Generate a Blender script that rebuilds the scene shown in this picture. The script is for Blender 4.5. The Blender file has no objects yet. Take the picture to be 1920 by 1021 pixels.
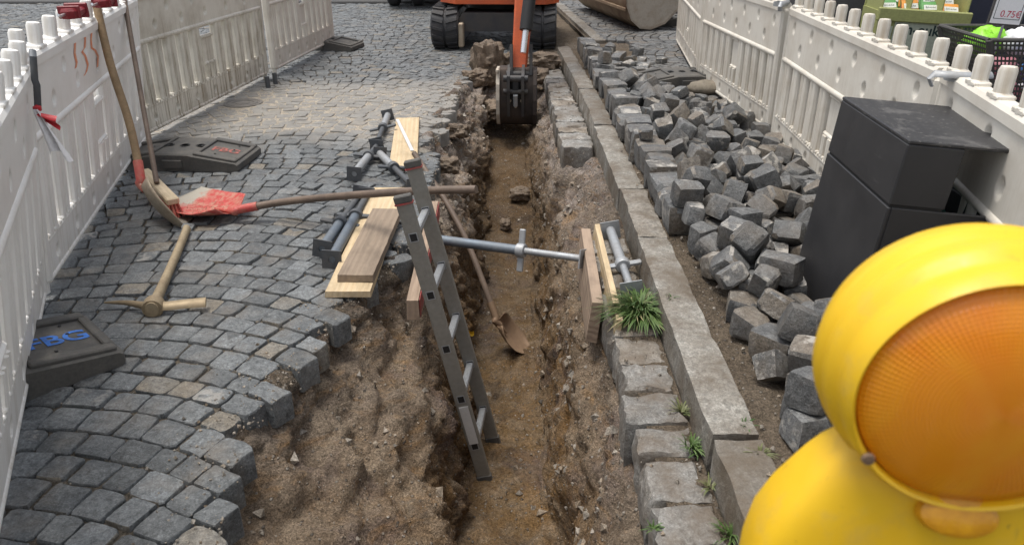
import bpy, math, random
from mathutils import Vector, Matrix, noise, Euler

# ------------------------------------------------------------------ scene, camera, light
scn = bpy.context.scene
C = scn.collection
R = math.radians
CAM_H, PITCH, FPX = 1.4, R(25.7), 1400.0
cam_d = bpy.data.cameras.new('camera')
cam = bpy.data.objects.new('camera', cam_d); C.objects.link(cam)
cam_d.sensor_width = 36; cam_d.lens = 36 * FPX / 1920
cam.location = (0, 0, CAM_H); cam.rotation_euler = (R(90) - PITCH, 0, 0)
cam_d.clip_start = 0.05; cam_d.clip_end = 500
cam_d.dof.use_dof = True; cam_d.dof.focus_distance = 3.3; cam_d.dof.aperture_fstop = 6.5
scn.camera = cam

SUN_DIR = Vector((-0.20, 0.03, 0.95)).normalized()      # from the ground to the sun
w = bpy.data.worlds.new('World'); scn.world = w; w.use_nodes = True
wn = w.node_tree.nodes; wl = w.node_tree.links
bg = wn['Background']
sky = wn.new('ShaderNodeTexSky'); sky.sky_type = 'NISHITA'; sky.sun_disc = False
sky.sun_elevation = math.asin(SUN_DIR.z); sky.sun_rotation = math.atan2(SUN_DIR.x, SUN_DIR.y)
sky.air_density = 1.0; sky.dust_density = 3.0
hs = wn.new('ShaderNodeHueSaturation'); hs.inputs['Saturation'].default_value = 0.3
wl.new(sky.outputs[0], hs.inputs['Color']); wl.new(hs.outputs[0], bg.inputs[0])
bg.inputs[1].default_value = 0.12
sd = bpy.data.lights.new('sun', 'SUN'); sd.energy = 1.5; sd.angle = R(22); sd.color = (1.0, 0.95, 0.87)
so = bpy.data.objects.new('sun', sd); C.objects.link(so)
so.rotation_euler = (-SUN_DIR).to_track_quat('-Z', 'Y').to_euler(); so.location = SUN_DIR * 30
vs = scn.view_settings
vs.view_transform = 'Standard'; vs.look = 'None'; vs.gamma = 1; vs.use_curve_mapping = False
vs.exposure = 0.85

def ray(px, py):
    u = (px - 960) / FPX; v = (py - 510.5) / FPX
    return Vector((u, math.cos(PITCH) - v * math.sin(PITCH), -math.sin(PITCH) - v * math.cos(PITCH)))
def at(px, py, z=0.0):                                   # a photo point on the level z
    r = ray(px, py); t = (z - CAM_H) / r.z
    return Vector((0, 0, CAM_H)) + r * t
def atY(px, py, y):                                      # a photo point at the distance y
    r = ray(px, py); return Vector((0, 0, CAM_H)) + r * (y / r.y)
def proj(p):
    d = Vector(p) - Vector((0, 0, CAM_H))
    zc = d.y * math.cos(PITCH) - d.z * math.sin(PITCH)
    if zc < .05: return (-9999, -9999, zc)
    return (960 + FPX * d.x / zc, 510.5 + FPX * (-d.y * math.sin(PITCH) - d.z * math.cos(PITCH)) / zc, zc)
def lerp(a, b, t): return a + (b - a) * t
def interp(tab, x):
    if x <= tab[0][0]: return tab[0][1]
    for (x0, v0), (x1, v1) in zip(tab, tab[1:]):
        if x <= x1: return v0 + (v1 - v0) * (x - x0) / (x1 - x0)
    return tab[-1][1]

# ------------------------------------------------------------------ materials
MATS = {}
class NT:
    def __init__(s, name):
        s.m = bpy.data.materials.new(name); s.m.use_nodes = True
        s.n = s.m.node_tree.nodes; s.l = s.m.node_tree.links; s.b = s.n['Principled BSDF']
        MATS[name] = s.m
    def new(s, t, **kw):
        o = s.n.new(t)
        for k, v in kw.items(): setattr(o, k, v)
        return o
    def link(s, a, b): s.l.new(a, b)
    def coord(s, which='Object'):
        return s.new('ShaderNodeTexCoord').outputs[which]
    def pos(s): return s.new('ShaderNodeNewGeometry').outputs['Position']
    def noise(s, vec, scale, detail=6, rough=.6, dist=0):
        o = s.new('ShaderNodeTexNoise'); o.inputs['Scale'].default_value = scale
        o.inputs['Detail'].default_value = detail; o.inputs['Roughness'].default_value = rough
        o.inputs['Distortion'].default_value = dist
        s.link(vec, o.inputs['Vector']); return o.outputs['Fac']
    def voro(s, vec, scale, out='Distance', feat='F1'):
        o = s.new('ShaderNodeTexVoronoi', feature=feat); o.inputs['Scale'].default_value = scale
        s.link(vec, o.inputs['Vector']); return o.outputs[out]
    def ramp(s, fac, *stops):
        o = s.new('ShaderNodeValToRGB'); e = o.color_ramp.elements
        while len(e) < len(stops): e.new(.5)
        for q, (p, c) in zip(e, stops):
            q.position = p; q.color = (c if isinstance(c, tuple) else (c, c, c)) + (1,)
        s.link(fac, o.inputs['Fac']); return o.outputs['Color']
    def mix(s, fac, a, b, blend='MIX'):
        o = s.new('ShaderNodeMix', data_type='RGBA', blend_type=blend)
        for sock, v in ((o.inputs[0], fac), (o.inputs[6], a), (o.inputs[7], b)):
            if isinstance(v, (int, float)): sock.default_value = v
            elif isinstance(v, tuple): sock.default_value = v + (1,)
            else: s.link(v, sock)
        return o.outputs[2]
    def math(s, op, a, b=0.0, c=None):
        o = s.new('ShaderNodeMath', operation=op)
        for i, v in enumerate((a, b) if c is None else (a, b, c)):
            if isinstance(v, (int, float)): o.inputs[i].default_value = v
            else: s.link(v, o.inputs[i])
        return o.outputs[0]
    def vmap(s, vec, scale=(1, 1, 1), loc=(0, 0, 0)):
        o = s.new('ShaderNodeMapping'); o.inputs['Scale'].default_value = scale; o.inputs['Location'].default_value = loc
        s.link(vec, o.inputs['Vector']); return o.outputs[0]
    def rnd(s):                                          # per piece: object random + island random
        a = s.new('ShaderNodeObjectInfo').outputs['Random']
        b = s.new('ShaderNodeNewGeometry').outputs['Random Per Island']
        return s.math('FRACT', s.math('ADD', a, s.math('MULTIPLY', b, 3.7)))
    def sep(s, vec):
        o = s.new('ShaderNodeSeparateXYZ'); s.link(vec, o.inputs[0]); return o.outputs
    def rng(s, v, a, b):
        o = s.new('ShaderNodeMapRange'); s.link(v, o.inputs[0]); o.inputs[1].default_value = a; o.inputs[2].default_value = b
        return o.outputs[0]
    def out(s, color=None, rough=.7, metal=0, bump=None, bstr=.5, bdist=.01, spec=None):
        b = s.b
        if color is not None:
            if isinstance(color, tuple): b.inputs['Base Color'].default_value = color + (1,)
            else: s.link(color, b.inputs['Base Color'])
        if isinstance(rough, (int, float)): b.inputs['Roughness'].default_value = rough
        else: s.link(rough, b.inputs['Roughness'])
        b.inputs['Metallic'].default_value = metal
        if spec is not None: b.inputs['Specular IOR Level'].default_value = spec
        if bump is not None:
            o = s.new('ShaderNodeBump'); o.inputs['Strength'].default_value = bstr; o.inputs['Distance'].default_value = bdist
            s.link(bump, o.inputs['Height']); s.link(o.outputs[0], b.inputs['Normal'])
        return s.m

def simple(name, c1, c2, scale=12, rough=.6, metal=0, bstr=.3, bdist=.004, fine=90, spec=None):
    t = NT(name); v = t.coord()
    n = t.noise(v, scale, 7, .65); f = t.noise(v, fine, 4, .6)
    col = t.mix(t.ramp(n, (.35, 0.0), (.68, 1.0)), c1, c2)
    col = t.mix(.35, col, t.ramp(f, (.3, .35), (.7, .75)), 'OVERLAY')
    t.out(col, t.ramp(n, (.2, max(0, rough - .1)), (.8, min(1, rough + .12))), metal, t.math('ADD', n, t.math('MULTIPLY', f, .5)), bstr, bdist, spec)

def stone_mat(name, base, brown, light, brown_amt=.12, dust=.0, band=False, mortar=0.0, dirt=(.21, .172, .13)):
    t = NT(name); p = t.pos(); r = t.rnd()
    off = t.new('ShaderNodeVectorMath', operation='ADD'); t.link(p, off.inputs[0])
    cmb = t.new('ShaderNodeCombineXYZ'); [t.link(t.math('MULTIPLY', r, k), cmb.inputs[i]) for i, k in enumerate((13.0, 29.0, 7.0))]
    t.link(cmb.outputs[0], off.inputs[1]); v = off.outputs[0]
    tone = t.ramp(r, (0, tuple(x * .6 for x in base)), (.25, tuple(x * 1.15 for x in base)), (.5, tuple(x * .8 for x in base)), (.75, tuple(x * 1.5 for x in base)), (1, tuple(x * 1.0 for x in base)))
    r2 = t.math('FRACT', t.math('MULTIPLY', r, 17.31))
    tone = t.mix(t.ramp(r2, (1 - brown_amt - .02, 0.0), (1 - brown_amt + .02, .85)), tone, brown)
    cl = t.noise(v, 14, 6, .6)
    col = t.mix(t.ramp(cl, (.38, 0.0), (.72, .55)), tone, light)
    sp = t.noise(v, 150, 4, .75); md = t.noise(v, 48, 5, .7)
    col = t.mix(.7, col, t.ramp(md, (.3, .18), (.5, .5), (.7, .86)), 'OVERLAY')
    col = t.mix(.7, col, t.ramp(sp, (.32, .18), (.5, .5), (.68, .88)), 'OVERLAY')
    fl = t.voro(v, 170); col = t.mix(t.ramp(fl, (.10, .45), (.2, 0.0)), col, tuple(min(1, x * 2.1) for x in light))
    dn = t.noise(p, 5, 6, .65)
    col = t.mix(t.ramp(dn, (.5 - dust * .32, 0.0), (.75 - dust * .3, .45 + dust)), col, dirt)
    if mortar:
        r3 = t.math('FRACT', t.math('MULTIPLY', r, 41.7))
        mm = t.math('MULTIPLY', t.ramp(t.noise(v, 11, 6, .7), (.52, 0.0), (.60, .85)), t.ramp(r3, (1 - mortar, 0.0), (1 - mortar + .05, 1.0)))
        col = t.mix(mm, col, (.40, .375, .335))
    if band:                                              # cement dust left on the repaired stretch of road
        y = t.sep(p)[1]
        e = t.math('ADD', y, t.math('MULTIPLY', t.math('SUBTRACT', t.noise(p, 1.6, 5, .6), .5), 1.1))
        m = t.math('MULTIPLY', t.rng(e, 4.75, 5.25), t.math('SUBTRACT', 1.0, t.rng(e, 6.7, 7.25)))
        m = t.math('MULTIPLY', m, t.ramp(t.noise(p, 9, 5, .7), (.3, .3), (.7, .85)))
        col = t.mix(m, col, (.31, .285, .25))
    b = t.math('ADD', t.math('MULTIPLY', cl, 1.0), t.math('ADD', t.math('MULTIPLY', sp, .35), t.math('MULTIPLY', md, .6)))
    t.out(col, t.ramp(cl, (.3, .5), (.7, .72)), 0, b, .9, .009)

def soil_mat(name, kind):
    t = NT(name); p = t.pos(); xyz = t.sep(p)
    big = t.noise(p, 1.7, 7, .6, .4); mid = t.noise(p, 9, 8, .68); fine = t.noise(p, 70, 5, .7)
    dark, pale = (.058, .040, .028), (.32, .255, .185)
    if kind == 'trench':
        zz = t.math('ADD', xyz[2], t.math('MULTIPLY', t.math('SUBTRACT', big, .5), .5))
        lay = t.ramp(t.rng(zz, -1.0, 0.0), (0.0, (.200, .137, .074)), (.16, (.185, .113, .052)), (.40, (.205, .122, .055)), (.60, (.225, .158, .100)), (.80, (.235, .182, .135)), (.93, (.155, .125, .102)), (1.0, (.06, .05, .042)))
        col = t.mix(t.ramp(mid, (.42, 0.0), (.7, .8)), lay, pale)
        col = t.mix(t.ramp(t.noise(p, 4.5, 7, .68, .6), (.52, 0.0), (.66, .75)), col, dark)
        col = t.mix(t.ramp(t.noise(t.vmap(p, (1, 1, 1), (9, 4, 2)), 3.0, 6, .62, .5), (.54, 0.0), (.66, .7)), col, (.165, .125, .112))
        rub = t.math('MULTIPLY', t.rng(t.math('ADD', xyz[2], t.math('MULTIPLY', mid, .25)), -.30, -.12), t.rng(xyz[1], 3.6, 4.6))
        col = t.mix(t.math('MULTIPLY', rub, t.ramp(t.noise(p, 7, 6, .7), (.4, .1), (.62, .85))), col, (.36, .315, .285))
        st = t.noise(t.vmap(p, (3, 3, 26)), 1.6, 5, .6)
        col = t.mix(t.ramp(st, (.52, 0.0), (.7, .4)), col, (.30, .16, .05))
    elif kind == 'bed':
        col = t.mix(t.ramp(mid, (.3, 0.0), (.7, 1.0)), (.085, .068, .052), (.19, .155, .12))
    elif kind == 'joint':
        col = t.mix(t.ramp(mid, (.3, 0.0), (.7, 1.0)), (.10, .088, .072), (.20, .168, .13))
        col = t.mix(t.ramp(t.noise(p, 2.3, 5, .6), (.6, 0.0), (.72, .6)), col, (.075, .085, .03))
        e = t.math('ADD', xyz[1], t.math('MULTIPLY', t.math('SUBTRACT', t.noise(p, 1.6, 5, .6), .5), 1.1))
        m = t.math('MULTIPLY', t.rng(e, 4.75, 5.25), t.math('SUBTRACT', 1.0, t.rng(e, 6.7, 7.25)))
        col = t.mix(m, col, (.50, .44, .36))
    else:
        col = t.mix(t.ramp(mid, (.3, 0.0), (.7, 1.0)), (.10, .078, .056), (.20, .158, .115))
    if kind == 'trench':                                  # low-lying trench soil turns darker towards the bucket
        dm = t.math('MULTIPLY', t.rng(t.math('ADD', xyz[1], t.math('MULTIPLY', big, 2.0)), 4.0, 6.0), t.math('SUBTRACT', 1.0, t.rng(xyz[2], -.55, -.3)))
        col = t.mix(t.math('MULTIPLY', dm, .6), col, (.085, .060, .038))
    vd = t.voro(p, 46); vc = t.voro(p, 46, 'Color')
    peb = t.math('MULTIPLY', t.ramp(vd, (.18, 1.0), (.3, 0.0)), t.ramp(t.sep(vc)[0], (.62, 0.0), (.66, 1.0)))
    col = t.mix(t.math('MULTIPLY', peb, .75), col, t.ramp(t.sep(vc)[1], (0, (.13, .12, .11)), (.6, (.33, .29, .24)), (1, (.55, .5, .44))))
    col = t.mix(.7, col, t.ramp(fine, (.3, .2), (.7, .8)), 'OVERLAY')
    gr = t.noise(p, 190, 4, .75); col = t.mix(.75, col, t.ramp(gr, (.34, .12), (.5, .5), (.66, .88)), 'OVERLAY')
    h = t.math('ADD', t.math('ADD', t.math('MULTIPLY', mid, 1.2), t.math('MULTIPLY', fine, .7)), t.math('ADD', t.math('MULTIPLY', gr, .25), t.math('MULTIPLY', peb, .5)))
    t.out(col, .95, 0, h, 1.0, .032, .2)

def plastic(name, col_a, grime, amount, streak=.3):
    t = NT(name); v = t.coord(); p = t.pos()
    n = t.noise(p, 4, 7, .65); st = t.noise(t.vmap(v, (55, 55, 2.2)), 1.0, 6, .65); f = t.noise(v, 130, 3, .6)
    z = t.sep(v)[2]
    low = t.math('SUBTRACT', 1.0, t.rng(z, 0.0, .75))
    g = t.math('ADD', t.math('MULTIPLY', t.ramp(n, (.42, 0.0), (.72, 1.0)), amount), t.math('MULTIPLY', t.math('MULTIPLY', t.ramp(st, (.48, 0.0), (.68, 1.0)), low), streak))
    g = t.math('ADD', g, t.math('MULTIPLY', t.ramp(f, (.62, 0.0), (.75, 1.0)), .12))
    o = t.new('ShaderNodeClamp'); t.link(g, o.inputs[0])
    col = t.mix(o.outputs[0], col_a, grime)
    t.out(col, .48, 0, t.math('ADD', n, t.math('MULTIPLY', f, .3)), .18, .004)
    t.b.inputs['Subsurface Weight'].default_value = 0.0

def wood(name, a, b, scale=1.0, rough=.75):
    t = NT(name); v = t.coord()
    s = t.new('ShaderNodeTexWave', wave_type='BANDS', bands_direction='Y'); s.inputs['Scale'].default_value = 7 * scale
    s.inputs['Distortion'].default_value = 6.0; s.inputs['Detail'].default_value = 4; s.inputs['Detail Scale'].default_value = 1.2
    t.link(t.vmap(v, (.16, 1.6, 1.6)), s.inputs['Vector'])
    g = t.noise(t.vmap(v, (3, 70, 70)), 1.0, 6, .7); d = t.noise(v, 7, 6, .6)
    col = t.mix(t.ramp(s.outputs['Fac'], (.15, 0.0), (.85, .38)), a, b)
    col = t.mix(t.ramp(t.noise(t.vmap(v, (1, 3, 3)), 6, 6, .65), (.5, 0.0), (.68, .55)), col, tuple(x * .6 for x in a))
    col = t.mix(.4, col, t.ramp(g, (.3, .3), (.7, .7)), 'OVERLAY')
    col = t.mix(t.ramp(d, (.5, 0.0), (.78, .5)), col, tuple(x * .55 for x in b))
    t.out(col, rough, 0, t.math('ADD', g, s.outputs['Fac']), .35, .003)

def metal(name, c, dirt, rough=.45, amt=.5, metallic=.85):
    t = NT(name); v = t.coord(); p = t.pos()
    n = t.noise(p, 9, 7, .7); f = t.noise(v, 60, 4, .6)
    k = t.ramp(n, (.45, 0.0), (.75, amt))
    col = t.mix(k, c, dirt); col = t.mix(.25, col, t.ramp(f, (.3, .35), (.7, .7)), 'OVERLAY')
    t.out(col, t.ramp(n, (.3, rough), (.75, min(1, rough + .3))), 0, f, .2, .002)
    t.link(t.math('MULTIPLY', t.math('SUBTRACT', 1.0, k), metallic), t.b.inputs['Metallic'])

stone_mat('sett', (.090, .097, .101), (.165, .138, .10), (.185, .192, .193), .06, .0, True, .05)
stone_mat('loose_sett', (.082, .084, .085), (.145, .118, .088), (.21, .208, .20), .18, .12, False, .30, (.15, .118, .085))
stone_mat('pavement_sett', (.085, .088, .09), (.12, .10, .08), (.15, .148, .142), .08, .1)
stone_mat('gutter', (.195, .192, .18), (.27, .23, .18), (.34, .335, .32), .15, .42, False, .2, (.125, .095, .066))
stone_mat('kerb', (.195, .185, .163), (.25, .215, .17), (.28, .268, .245), .15, .45, False, .1, (.115, .088, .06))
stone_mat('clod', (.11, .08, .054), (.12, .082, .05), (.19, .142, .10), .3, .2, False, 0.0, (.12, .09, .06))
stone_mat('pebble', (.19, .165, .135), (.20, .145, .09), (.40, .37, .325), .45, .1)
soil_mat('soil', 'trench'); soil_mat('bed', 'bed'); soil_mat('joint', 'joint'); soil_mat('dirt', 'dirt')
plastic('plastic_white', (.87, .855, .82), (.42, .35, .25), .18, .42)
plastic('plastic_grimy', (.68, .65, .57), (.20, .15, .085), .42, 1.25)
plastic('plastic_cream', (.72, .682, .605), (.33, .255, .17), .36, .50)
wood('wood_new', (.56, .44, .28), (.47, .34, .19)); wood('wood_old', (.26, .20, .145), (.19, .14, .10)); wood('wood_beam', (.34, .25, .18), (.20, .14, .10))
simple('handle_ash', (.27, .185, .10), (.17, .115, .06), 10, .6); simple('handle_dark', (.16, .115, .085), (.10, .072, .055), 10, .6); simple('handle_pick', (.34, .27, .17), (.22, .165, .10), 9, .65)
wood('broom_wood', (.55, .45, .31), (.42, .33, .21))
simple('sand', (.30, .17, .10), (.36, .24, .15), 60, .9)
simple('red_edge', (.36, .05, .05), (.22, .10, .08), 30, .7)
metal('galv', (.36, .375, .39), (.20, .18, .155), .42, .6, .55)
metal('galv_dark', (.10, .108, .118), (.15, .13, .11), .5, .5, .5)
metal('galv_blue', (.17, .20, .235), (.19, .175, .155), .42, .5, .6)
metal('ladder', (.26, .25, .225), (.19, .165, .13), .5, .7, .4)
metal('steel_worn', (.40, .34, .26), (.22, .14, .085), .42, .7, .6)
metal('steel_pick', (.30, .235, .15), (.19, .135, .08), .5, .7, .45)
metal('steel_rust', (.24, .16, .10), (.15, .09, .055), .55, .8, .3); metal('alu', (.70, .71, .72), (.5, .48, .44), .4, .3, .5)
simple('rubber', (.060, .059, .057), (.115, .106, .093), 9, .8, 0, .35, .004)
simple('rubber_track', (.022, .024, .029), (.055, .052, .05), 8, .7, 0, .3, .004)
simple('paint_blue', (.05, .20, .66), (.05, .12, .32), 26, .75)
simple('paint_red', (.42, .10, .08), (.10, .07, .06), 26, .75)
simple('paint_orange', (.80, .25, .12), (.74, .40, .27), 26, .7)
simple('shovel_red', (.47, .055, .05), (.36, .17, .12), 16, .55)
t = NT('shovel_painted'); v = t.coord(); x_ = t.sep(v)[0]
e_ = t.math('ADD', x_, t.math('MULTIPLY', t.math('SUBTRACT', t.noise(v, 14, 5, .6), .5), .22))
t.out(t.mix(t.ramp(t.rng(e_, .33, .50), (.35, 0.0), (.6, 1.0)), t.mix(t.ramp(t.noise(v, 30, 5, .7), (.42, 0.0), (.62, .8)), (.45, .05, .045), (.46, .25, .18)), (.38, .35, .29)), .6, 0, t.noise(v, 40, 4, .6), .2, .002)
simple('clamp_red', (.21, .012, .018), (.15, .010, .015), 20, .45)
simple('strap_dark', (.06, .06, .06), (.10, .10, .10), 20, .6)
simple('tape_white', (.75, .74, .75), (.62, .61, .62), 20, .5); simple('tape_red', (.55, .03, .04), (.45, .03, .04), 20, .5)
for nm, lo, amt in (('bin_grey', .63, .25), ('bin_top', .56, .5)):
    t = NT(nm); v = t.coord(); n1 = t.noise(v, 5, 6, .6); sc = t.noise(t.vmap(v, (4, 4, 34)), 1.0, 7, .75, .3); sp = t.noise(v, 60, 5, .75); dr = t.sep(v)[2]
    col = t.mix(t.ramp(n1, (.35, 0.0), (.7, 1.0)), (.019, .019, .021), (.031, .030, .031))
    col = t.mix(t.ramp(sc, (lo, 0.0), (lo + .06, amt)), col, (.13, .125, .12)); col = t.mix(t.ramp(sp, (lo + .03, 0.0), (lo + .1, amt * 1.4)), col, (.20, .19, .175))
    t.out(col, t.ramp(n1, (.3, .42), (.7, .6)), 0, n1, .1, .002)
simple('black', (.008, .008, .009), (.014, .014, .015), 10, .6)
simple('bag_green', (.02, .11, .08), (.05, .20, .16), 30, .3)
t = NT('yellow'); v = t.coord(); n1 = t.noise(v, 9, 6, .6); n2 = t.noise(t.vmap(v, (60, 60, 9)), 1.0, 6, .75); n3 = t.noise(v, 55, 5, .75); n4 = t.noise(v, 20, 6, .7)
col = t.mix(t.ramp(n1, (.35, 0.0), (.7, .5)), (.80, .50, .012), (.72, .40, .012))
col = t.mix(t.ramp(n4, (.52, 0.0), (.72, .38)), col, (.50, .34, .09)); col = t.mix(t.ramp(n2, (.62, 0.0), (.70, .4)), col, (.40, .24, .03)); col = t.mix(t.ramp(n3, (.67, 0.0), (.74, .7)), col, (.20, .12, .03))
t.out(col, t.ramp(n4, (.35, .34), (.7, .6)), 0, t.math('ADD', n1, t.math('MULTIPLY', n3, .2)), .10, .003)
simple('orange_paint', (.56, .105, .028), (.43, .085, .03), 6, .42, 0, .1, .002)
simple('frame_dark', (.028, .028, .032), (.06, .052, .044), 6, .6)
metal('chrome', (.72, .72, .72), (.3, .28, .25), .2, .3, .95)
simple('bucket_rust', (.15, .085, .05), (.33, .26, .17), 5, .7, 0, .4, .004)
metal('bucket_worn', (.50, .45, .38), (.30, .20, .12), .5, .7, .3)
simple('bucket_dark', (.022, .018, .017), (.06, .042, .032), 7, .75)
simple('asphalt', (.055, .055, .057), (.075, .073, .07), 5, .85)
simple('manhole', (.20, .185, .165), (.12, .11, .10), 14, .6)
simple('grass', (.045, .09, .018), (.10, .155, .04), 8, .5, 0, 0, .001)
simple('grass_dry', (.14, .145, .06), (.08, .105, .03), 8, .6, 0, 0, .001)
simple('grass_dark', (.03, .07, .013), (.06, .11, .025), 8, .5, 0, 0, .001); simple('grass_straw', (.30, .25, .13), (.22, .2, .09), 8, .6, 0, 0, .001)
simple('carton', (.30, .31, .115), (.27, .285, .11), 5, .6, 0, .05, .001)
simple('carton_panel', (.40, .43, .35), (.37, .40, .32), 5, .6, 0, .05, .001)
simple('ink', (.012, .03, .03), (.015, .035, .035), 5, .6)
simple('ink_red', (.5, .02, .07), (.5, .02, .07), 5, .6)
simple('paper', (.82, .82, .82), (.80, .80, .80), 5, .5)
simple('shop_grey', (.06, .06, .062), (.075, .075, .077), 3, .6)
simple('shop_wall', (.24, .235, .23), (.27, .265, .26), 2, .7)
simple('shop_navy', (.008, .011, .025), (.01, .014, .03), 3, .4)
simple('teal', (.03, .22, .26), (.04, .26, .3), 3, .5)
simple('basket', (.070, .066, .062), (.095, .09, .085), 12, .5, .3)
for nm, c in (('pack_green', (.12, .33, .10)), ('pack_orange', (.72, .30, .05)), ('pack_purple', (.14, .06, .25)), ('pack_white', (.72, .74, .68)), ('pack_red', (.5, .06, .05)), ('puff_lime', (.30, .75, .05)), ('puff_white', (.78, .78, .82)), ('puff_blue', (.08, .25, .62)), ('puff_pink', (.45, .18, .22)), ('puff_tan', (.60, .42, .22))):
    simple(nm, c, tuple(x * .75 for x in c), 25, .45)
simple('sack', (.20, .17, .13), (.14, .12, .09), 18, .8)
simple('leaf_green', (.08, .16, .03), (.12, .2, .04), 5, .5)
# amber lens: moulded rings and ribs in the plastic
t = NT('lens'); v = t.coord(); s3 = t.sep(v)
rad = t.math('SQRT', t.math('ADD', t.math('POWER', s3[0], 2), t.math('POWER', s3[2], 2)))
ang = t.math('ARCTAN2', s3[2], s3[0])
rings = t.math('ABSOLUTE', t.math('SINE', t.math('MULTIPLY', rad, math.pi / .0034)))
ribs = t.math('ABSOLUTE', t.math('SINE', t.math('MULTIPLY', ang, 62)))
bmp = t.math('MULTIPLY', t.math('POWER', rings, .6), t.math('POWER', ribs, .6))
swirl = t.noise(v, 9, 3, .5, 1.0)
t.out(t.mix(t.ramp(swirl, (.35, 0.0), (.7, 1.0)), (.95, .27, .004), (1.0, .40, .012)), .22, 0, bmp, .4, .003)
t.b.inputs['Coat Weight'].default_value = .5; t.b.inputs['Coat Roughness'].default_value = .08
tr = t.new('ShaderNodeBsdfTranslucent'); tr.inputs['Color'].default_value = (1.0, .50, .04, 1)
mx = t.new('ShaderNodeMixShader'); mx.inputs[0].default_value = .12; t.link(t.b.outputs[0], mx.inputs[1]); t.link(tr.outputs[0], mx.inputs[2]); t.link(mx.outputs[0], t.n['Material Output'].inputs['Surface'])
simple('amber_boss', (.60, .28, .01), (.50, .21, .01), 20, .3)
M = MATS

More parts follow.
